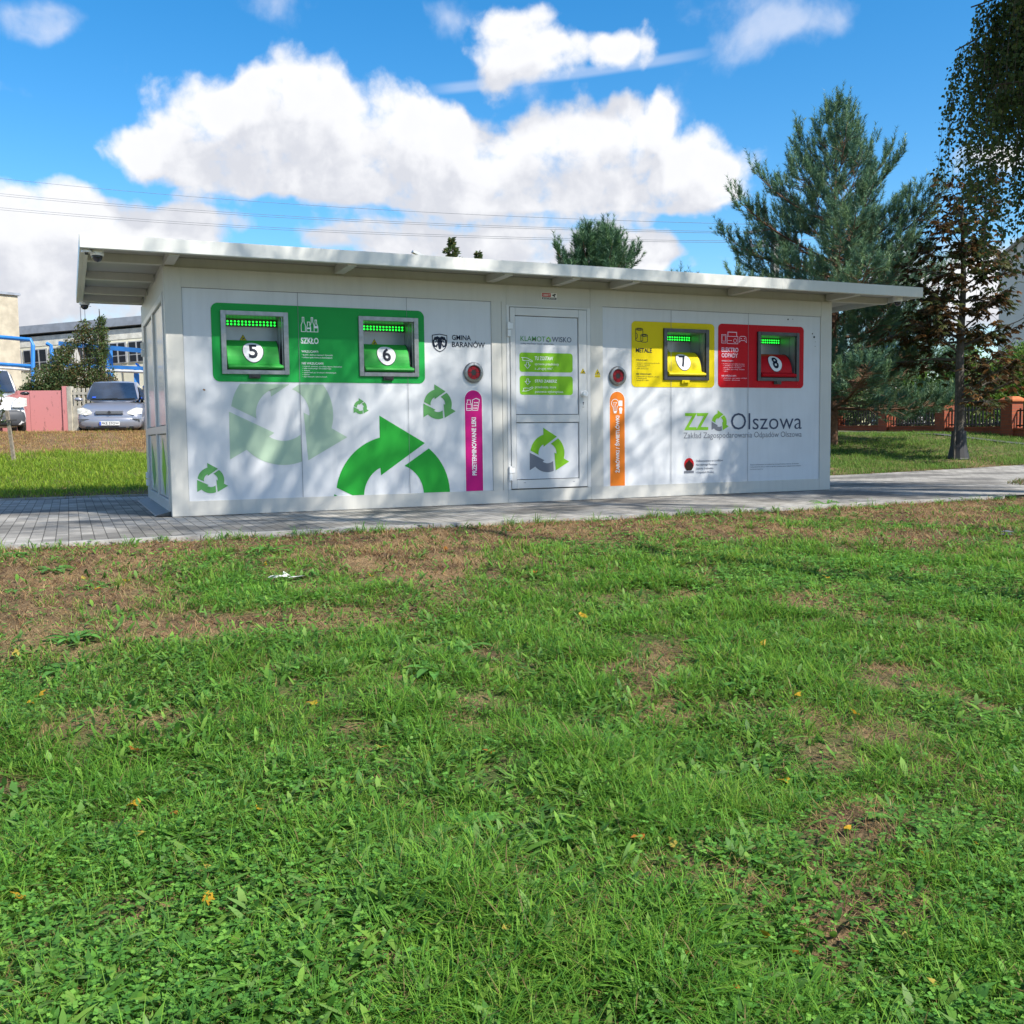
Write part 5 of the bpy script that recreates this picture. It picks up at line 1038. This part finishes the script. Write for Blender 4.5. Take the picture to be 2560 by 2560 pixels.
# long tufts
tx, ty, tD = lawn_pts(7500, rg, 1.1); kk = rg.uniform(0, 1, len(tx)) > bare(tx, ty)*.95; tx, ty, tD = tx[kk], ty[kk], tD[kk]
ex = rg.uniform(0, 9, 60); ex2 = rg.uniform(-1, 13, 60)
tx = np.concatenate([tx, rg.uniform(-2, 12, 90)]); ty = np.concatenate([ty, -2.5-np.abs(rg.normal(0, .10, 90))]); tD = np.concatenate([tD, np.full(90, 9.)])
per = 16; x = np.repeat(tx, per)+rg.normal(0, .022, len(tx)*per); y = np.minimum(np.repeat(ty, per)+rg.normal(0, .022, len(tx)*per), -2.44); n = len(x)
h = np.repeat(rg.uniform(.05, .15, len(tx)), per)*rg.uniform(.6, 1.1, n); col = np.repeat(GRN[rg.choice(5, len(tx))]*(1+rg.uniform(-.15, .15, (len(tx), 1))), per, 0)*(1+rg.uniform(-.2, .2, (n, 1)))
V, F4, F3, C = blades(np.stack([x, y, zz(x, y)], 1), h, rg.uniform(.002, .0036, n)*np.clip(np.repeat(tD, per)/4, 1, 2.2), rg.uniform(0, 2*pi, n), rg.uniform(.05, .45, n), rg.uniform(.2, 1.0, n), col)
o = link('grass', arr_mesh('grass_tufts', V, F4, F3, C), M_blade); o['kind'] = 'stuff'; tag(o, 'longer grass tufts standing up from the lawn', 'grass tufts')
# dry straw lying on the worn strip
x, y, D = lawn_pts(330000, rg, .8); br_ = bare(x, y); k = rg.uniform(0, 1, len(x)) < (.10+.75*br_); x, y, D = x[k], y[k], D[k]; n = len(x)
col = np.array([(.36, .225, .10), (.26, .15, .065), (.15, .085, .042), (.42, .30, .15)])[rg.choice(4, n)]*(1+rg.uniform(-.25, .25, (n, 1)))
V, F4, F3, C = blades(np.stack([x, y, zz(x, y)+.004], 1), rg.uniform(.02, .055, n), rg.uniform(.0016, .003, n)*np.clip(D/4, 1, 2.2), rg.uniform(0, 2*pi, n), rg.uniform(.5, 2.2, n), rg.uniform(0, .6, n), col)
o = link('dry_grass', arr_mesh('dry_grass', V, F4, F3, C), M_dry); o['kind'] = 'stuff'; tag(o, 'dry brown straw on the worn soil beside the paving', 'dry grass')
# clover and small ground leaves
x, y, D = lawn_pts(175000, rg, 1.4); pt = fbm(x*1.1+3, y*1.1, 41); br_ = bare(x, y); k = rg.uniform(0, 1, len(x)) < np.clip((pt-.30)*3.0, .08, 1)*(1-.88*br_); x, y, D = x[k], y[k], D[k]; n = len(x)
hz_ = rg.uniform(.012, .06, n); base = np.stack([x, y, zz(x, y)+hz_], 1); a0 = rg.uniform(0, 2*pi, n); ls = rg.uniform(.007, .014, n)*np.clip(D/4.5, 1, 1.8)
col = np.array([(.09, .24, .036), (.12, .295, .05), (.16, .335, .055), (.07, .195, .036)])[rg.choice(4, n)]*(1+rg.uniform(-.2, .25, (n, 1)))
P = np.repeat(base, 3, 0); a = np.repeat(a0, 3)+np.tile([0, 2.09, 4.19], n)+rg.normal(0, .15, 3*n); Dv = np.stack([np.cos(a), np.sin(a), rg.uniform(-.15, .45, 3*n)], 1)
V, F, C = leaf_quads(P, Dv, np.tile([0, 0, 1.], (3*n, 1))+rg.normal(0, .25, (3*n, 3)), np.repeat(ls, 3)*1.1, np.repeat(ls, 3)*1.0, np.repeat(col, 3, 0))
o = link('clover', arr_mesh('clover', V, F, None, C), M_leaf); o['kind'] = 'stuff'; tag(o, 'low clover leaves between the lawn grass', 'clover')
# dandelion, plantain and other leaves standing between the blades
x, y, D = lawn_pts(125000, rg, 1.15); br_ = bare(x, y); pt = fbm(x*1.7+9, y*1.7, 43); k = rg.uniform(0, 1, len(x)) < np.clip((pt-.34)*3.4, .1, 1)*(1-.8*br_); x, y, D = x[k], y[k], D[k]; n = len(x)
L_ = rg.uniform(.02, .06, n); az = rg.uniform(0, 2*pi, n)
col = np.array([(.09, .225, .03), (.125, .275, .04), (.175, .32, .052), (.07, .18, .034), (.15, .27, .068)])[rg.choice(5, n)]*(1+rg.uniform(-.2, .25, (n, 1)))
V, F4, F3, C = blades(np.stack([x, y, zz(x, y)+rg.uniform(.0, .025, n)], 1), L_, L_*rg.uniform(.18, .42, n), az, rg.uniform(.2, 1.5, n), rg.uniform(.0, .9, n), col, (.25, 1, .85))
o = link('ground_leaves', arr_mesh('ground_leaves', V, F4, F3, C), M_leaf); o['kind'] = 'stuff'; tag(o, 'small herb leaves mixed into the lawn grass', 'lawn herbs')
# crumbs of soil and grit on the worn strip
x, y, D = lawn_pts(90000, rg, .6); k = rg.uniform(0, 1, len(x)) < bare(x, y)*.8; x, y, D = x[k], y[k], D[k]; n = len(x); r = rg.uniform(.003, .011, n)*np.clip(D/6, .8, 1.5)
O6 = np.array([(1, 0, 0), (0, 1, 0), (-1, 0, 0), (0, -1, 0), (0, 0, .8), (0, 0, -.6)]); V = (np.stack([x, y, zz(x, y)+.004], 1)[:, None]+O6[None]*r[:, None, None]*rg.uniform(.5, 1.3, (n, 6, 1))).reshape(-1, 3)
T8 = np.array([(0, 1, 4), (1, 2, 4), (2, 3, 4), (3, 0, 4), (1, 0, 5), (2, 1, 5), (3, 2, 5), (0, 3, 5)]); F3 = ((np.arange(n)*6)[:, None, None]+T8[None]).reshape(-1, 3)
C = np.repeat(np.array([(.12, .08, .05), (.20, .14, .085), (.07, .045, .03), (.26, .22, .17)])[rg.choice(4, n, p=[.35, .3, .3, .05])]*(1+rg.uniform(-.2, .2, (n, 1))), 6, 0)
o = link('soil_crumbs', arr_mesh('soil_crumbs', V, None, F3, C), M_dry); o['kind'] = 'stuff'; tag(o, 'crumbs of bare brown soil on the worn strip', 'soil crumbs')
# background grass: bank on the left, lawn on the right, edges
def field(name, lb, x, y, hh, ww, cols, seed, thin):
    rg = np.random.default_rng(seed); nz = fbm(x*.9, y*.9, seed); k = (rg.uniform(0, 1, len(x)) < np.clip(thin(x, y, nz), 0, 1)) & ~in_poly(x, y, PAVE) & (gz(x, y) > -.01); x, y = x[k], y[k]; n = len(x)
    col = pal(n, rg, cols, None, .3); V, F4, F3, C = blades(np.stack([x, y, gz(x, y)-.03], 1), rg.uniform(*hh, n), rg.uniform(*ww, n), rg.uniform(0, 2*pi, n), rg.uniform(.05, .5, n), rg.uniform(.1, .9, n), col)
    o = link(name, arr_mesh(name, V, F4, F3, C), M_blade); o['kind'] = 'stuff'; tag(o, lb, 'grass')
x = rg.uniform(-9, 5, 210000); y = rg.uniform(4.6, 19.5, 210000)
field('grass', 'sunny yellow green grass on the bank left of the kiosk', x, y, (.06, .16), (.009, .017), [(.20, .33, .03), (.25, .37, .035), (.29, .38, .05), (.15, .27, .03)], 61, lambda x, y, n: .95-banktop(x, y)*.93-np.clip((5.4-y)/.8, 0, .7)*.9)
x = rg.uniform(-9, 5, 190000); y = rg.uniform(4.6, 19.5, 190000)
field('dry_grass', 'dry straw coloured grass along the top of the bank', x, y, (.03, .09), (.006, .013), [(.46, .29, .12), (.36, .22, .09), (.52, .37, .16)], 62, lambda x, y, n: np.clip(banktop(x, y), .03, .9)+np.clip((5.6-y)/.6, 0, .5))
x = rg.uniform(8.5, 34, 520000); y = rg.uniform(2.4, 26, 520000); Dq = .404*(x-CP.x)+.912*(y-CP.y); k = (Dq > 16.5) & (Dq < 30) & (np.abs(.915*(x-CP.x)-.404*(y-CP.y)) < .56*Dq+1); x, y = x[k], y[k]
field('grass', 'green grass under the pine and the chestnut right of the kiosk', x, y, (.05, .13), (.008, .016), [(.08, .19, .03), (.12, .25, .04), (.17, .28, .055), (.20, .26, .075)], 63, lambda x, y, n: .45+1.8*(n-.35))
x = rg.uniform(8.5, 30, 400000); y = rg.uniform(2.4, 20, 400000); ed = np.interp(x, [8.9, 12.1, 15, 17, 30], [3.95, 3.7, 3.55, 3.47, 3.3]); k = (y-ed > 0) & (y-ed < 1.4); x, y, ed = x[k], y[k], ed[k]
field('leaf_litter', 'brown leaf litter along the far edge of the paving', x, y, (.015, .05), (.010, .026), [(.16, .09, .04), (.24, .14, .06), (.10, .06, .03)], 64, lambda x, y, n: np.clip(1.1-(y-np.interp(x, [8.9, 12.1, 15, 17, 30], [3.95, 3.7, 3.55, 3.47, 3.3]))/.55+(n-.5), 0, 1))
# island of rough grass on the right part of the paving
rg2 = np.random.default_rng(66); n = 900; a = rg2.uniform(0, 2*pi, n); r = rg2.uniform(0, 1, n)**.6; x = 12.75+1.0*r*np.cos(a); y = -.25+.42*r*np.sin(a)+.35*r*np.cos(a)
V, F4, F3, C = blades(np.stack([x, y, gz(x, y)-.005], 1), rg2.uniform(.04, .10, n), rg2.uniform(.006, .011, n), rg2.uniform(0, 6.3, n), rg2.uniform(.1, .8, n), rg2.uniform(.1, .9, n), pal(n, rg2, [(.07, .14, .03), (.22, .16, .08), (.16, .11, .05)]))
o = link('grass_patch', arr_mesh('grass_patch', V, F4, F3, C), M_blade); o['kind'] = 'stuff'; tag(o, 'small rough grass patch at the right end of the paving', 'grass')

# broad-leaved weeds, fallen leaves, litter
def weed_mesh(seed, nl, L, wd, jag, up):
    rg = np.random.default_rng(seed); V, F, C = [], [], []
    for i in range(nl):
        a = i*2*pi/nl+rg.uniform(-.35, .35); l = L*rg.uniform(.6, 1.15); e = rg.uniform(*up); d = np.array([math.cos(a), math.sin(a), 0]); s = np.array([-d[1], d[0], 0]); k = len(V); col = np.array([.085, .22, .042])*rg.uniform(.75, 1.35); m = 9
        for j in range(m):
            t = j/(m-1); z = l*(math.sin(e)*t-.75*math.sin(e)*t*t*1.1)+.01; r = l*t*math.cos(e*(1-t)); ww = wd*l*(math.sin(pi*min(1, t**1.35*.93+.04))+.06)*(1-jag*(j % 2)); c = d*r+np.array([0, 0, z])
            V += [c-s*ww+[0, 0, ww*.35], c, c+s*ww+[0, 0, ww*.35]]; C += [col*1.05, col*1.35, col*1.05]
        for j in range(m-1):
            F += [(k+3*j, k+3*j+1, k+3*j+4, k+3*j+3), (k+3*j+1, k+3*j+2, k+3*j+5, k+3*j+4)]
    return arr_mesh('weed', np.array(V), np.array(F), None, np.array(C), True)
WM = [weed_mesh(1, 11, .17, .13, .0, (.5, 1.1)), weed_mesh(2, 9, .13, .15, .55, (.2, .8)), weed_mesh(3, 9, .085, .17, .0, (.6, 1.2)), weed_mesh(4, 8, .15, .11, .5, (.3, 1.0))]
for me in WM: me.materials.append(M_leaf)
def gspot(x, y):         # where a sight line of the photograph meets the lawn
    d = sight(x, y); t = .5
    while t < 60:
        p = CP+d*t
        if p.z < float(zz(np.array([p.x]), np.array([p.y]))[0]): break
        t += .02
    return p
WL = [(870, 1570, 0, 1.25, 'large dark rosette of long narrow leaves left of the lawn centre'), (700, 1640, 0, 1.1, 'tall rosette of strap leaves at the lower left of the lawn'), (540, 1225, 1, 1.5, 'pale green toothed weed spreading on the left lawn'), (455, 1300, 1, 1.0, 'whitish toothed leaf weed standing on the left lawn'), (975, 1155, 2, 1.2, 'broad leaved weed in the upper middle of the lawn'), (1000, 1640, 2, 1.0, 'round leaved weed near the lower centre of the lawn'), (1080, 1720, 2, .95, 'single pale spoon leaf weed right of the lower centre'), (1570, 1760, 2, 1.0, 'pale spoon leaf weed at the lower right of the lawn'), (1780, 1640, 1, 1.2, 'broad toothed weed near the right edge of the lawn'), (1410, 1300, 3, 1.3, 'narrow leaved weed right of the lawn middle'), (1700, 1560, 3, 1.2, 'narrow toothed weed in the right half of the lawn'), (1320, 1885, 2, 1.1, 'broad leaf weed at the bottom edge right of the middle'), (100, 1080, 1, 1.7, 'broad weed at the left end of the worn strip'), (150, 1830, 3, 1.0, 'weed at the bottom left of the lawn'), (1345, 975, 1, 1.7, 'weed at the paving edge below the orange strip'), (1190, 1010, 1, 1.1, 'low weed on the worn strip below the door'), (505, 1045, 3, 2.0, 'bushy weed on the worn strip below the large arrows'), (1900, 1420, 1, 1.2, 'weed at the right edge of the middle lawn'), (1560, 955, 3, 1.9, 'weed at the paving edge below the right end of the kiosk'), (1660, 960, 1, 1.6, 'weed at the paving edge right of the kiosk corner')]
for i, (x, y, k, sc, lb) in enumerate(WL):
    p = gspot(x, y); o = bpy.data.objects.new('lawn_weed', WM[k]); COL.objects.link(o); o.location = p-Vector((0, 0, .008)); o.rotation_euler = (0, 0, i*1.3); o.scale = (sc*(.55 if k == 2 else .72),)*3; tag(o, lb, 'weed', 'broad leaved weeds in the lawn')
rg3 = np.random.default_rng(5); nsm = 0
while nsm < 270:
    sx_, sy_ = rg3.uniform(0, 1932), 1000+930*rg3.uniform(0, 1)**.8
    p = gspot(sx_, sy_)
    if p.y > -2.6: continue
    o = bpy.data.objects.new('lawn_weed', WM[int(rg3.integers(4))]); COL.objects.link(o); o.location = p-Vector((0, 0, .01)); o.rotation_euler = (0, 0, rg3.uniform(0, 6)); o.scale = (rg3.uniform(.45, 1.0)*(1 if p.y > -6.8 else .55),)*3; tag(o, 'small green broad leaved weed low in the lawn', 'weed', 'small weeds scattered in the lawn'); nsm += 1
def fall_mesh(seed, col):
    rg = np.random.default_rng(seed); P = []; m = 12
    for i in range(m):
        t = 2*pi*i/m; r = 1+.12*math.sin(5*t+seed); P.append((r*math.cos(t)*.6*(1-.35*math.cos(t)**2 if math.cos(t) > 0 else 1)+(0 if i else .55), r*math.sin(t)*.42, .16*math.sin(t*2+seed)+.08*math.cos(t)))
    P.append((0, 0, -.06)); V = np.array(P); F = np.array([(i, (i+1) % m, m) for i in range(m)]); C = np.array(col)*(1+rg.uniform(-.2, .2, (m+1, 1))); return arr_mesh('fallen_leaf', V, None, F, C, True)
FM = [fall_mesh(1, (.50, .30, .025)), fall_mesh(2, (.42, .17, .03)), fall_mesh(3, (.45, .36, .07))]
for me in FM: me.materials.append(M_leaf)
FL = [(75, 1330), (60, 1345), (255, 1435), (395, 1668), (395, 1725), (490, 1550), (330, 1560), (265, 1600), (255, 1540), (1450, 1800), (1300, 1835), (1715, 1800), (1505, 1330), (1615, 1365), (1205, 1605), (955, 1780), (1440, 1230), (1100, 1175), (780, 1185), (160, 1095), (180, 1115), (240, 1100), (1010, 1090), (1230, 1070), (590, 1345), (1110, 1420), (925, 1440), (720, 1430), (1600, 1590), (1840, 1620), (1390, 1900), (1770, 1895), (40, 1720), (500, 1070), (840, 1040), (1270, 1620), (1480, 1495), (1735, 1635), (660, 1500), (1350, 1060), (1560, 1100), (1660, 1080), (1795, 1105), (120, 1620), (700, 1090), (960, 1005), (1500, 1830), (30, 1250)]
for i, (x, y) in enumerate(FL):
    p = gspot(x, y); k = [0, 0, 1, 2][i % 4]; o = bpy.data.objects.new('fallen_leaf', FM[k]); COL.objects.link(o); s = rg3.uniform(.024, .040)*(1.25 if p.y > -6 else 1); o.location = p+Vector((0, 0, .045 if p.y < -4.5 else .02)); o.rotation_euler = (rg3.uniform(-.6, .6), rg3.uniform(-.6, .6), rg3.uniform(0, 6)); o.scale = (s,)*3
    tag(o, 'small yellow to orange fallen leaf lying on the lawn', 'fallen leaf', 'fallen leaves on the lawn')
p = gspot(540, 1098); m = MB(); rgl = np.random.default_rng(3)
for k in range(4):
    a = k*1.6; c = np.array([.05*math.cos(a), .04*math.sin(a), .02]); v = [c+rgl.normal(0, .03, 3)*[1, 1, .5] for _ in range(5)]; m.add(v, [(0, 1, 2), (0, 2, 3), (0, 3, 4), (1, 2, 4)])
tag(m.build('paper_scrap', M_white, None, loc=p+Vector((0, 0, .02))), 'crumpled white paper scrap on the worn strip', 'litter')
p = gspot(1895, 1013); m = MB()
for k in range(4):
    v = [rgl.normal(0, .035, 3)*[1, 1, .4]+[.02*k, 0, .02] for _ in range(4)]; m.add(v, [(0, 1, 2, 3)])
tag(m.build('paper_scrap', M_grey, None, loc=p+Vector((0, 0, .02))), 'greyish torn scrap of litter near the right edge', 'litter')
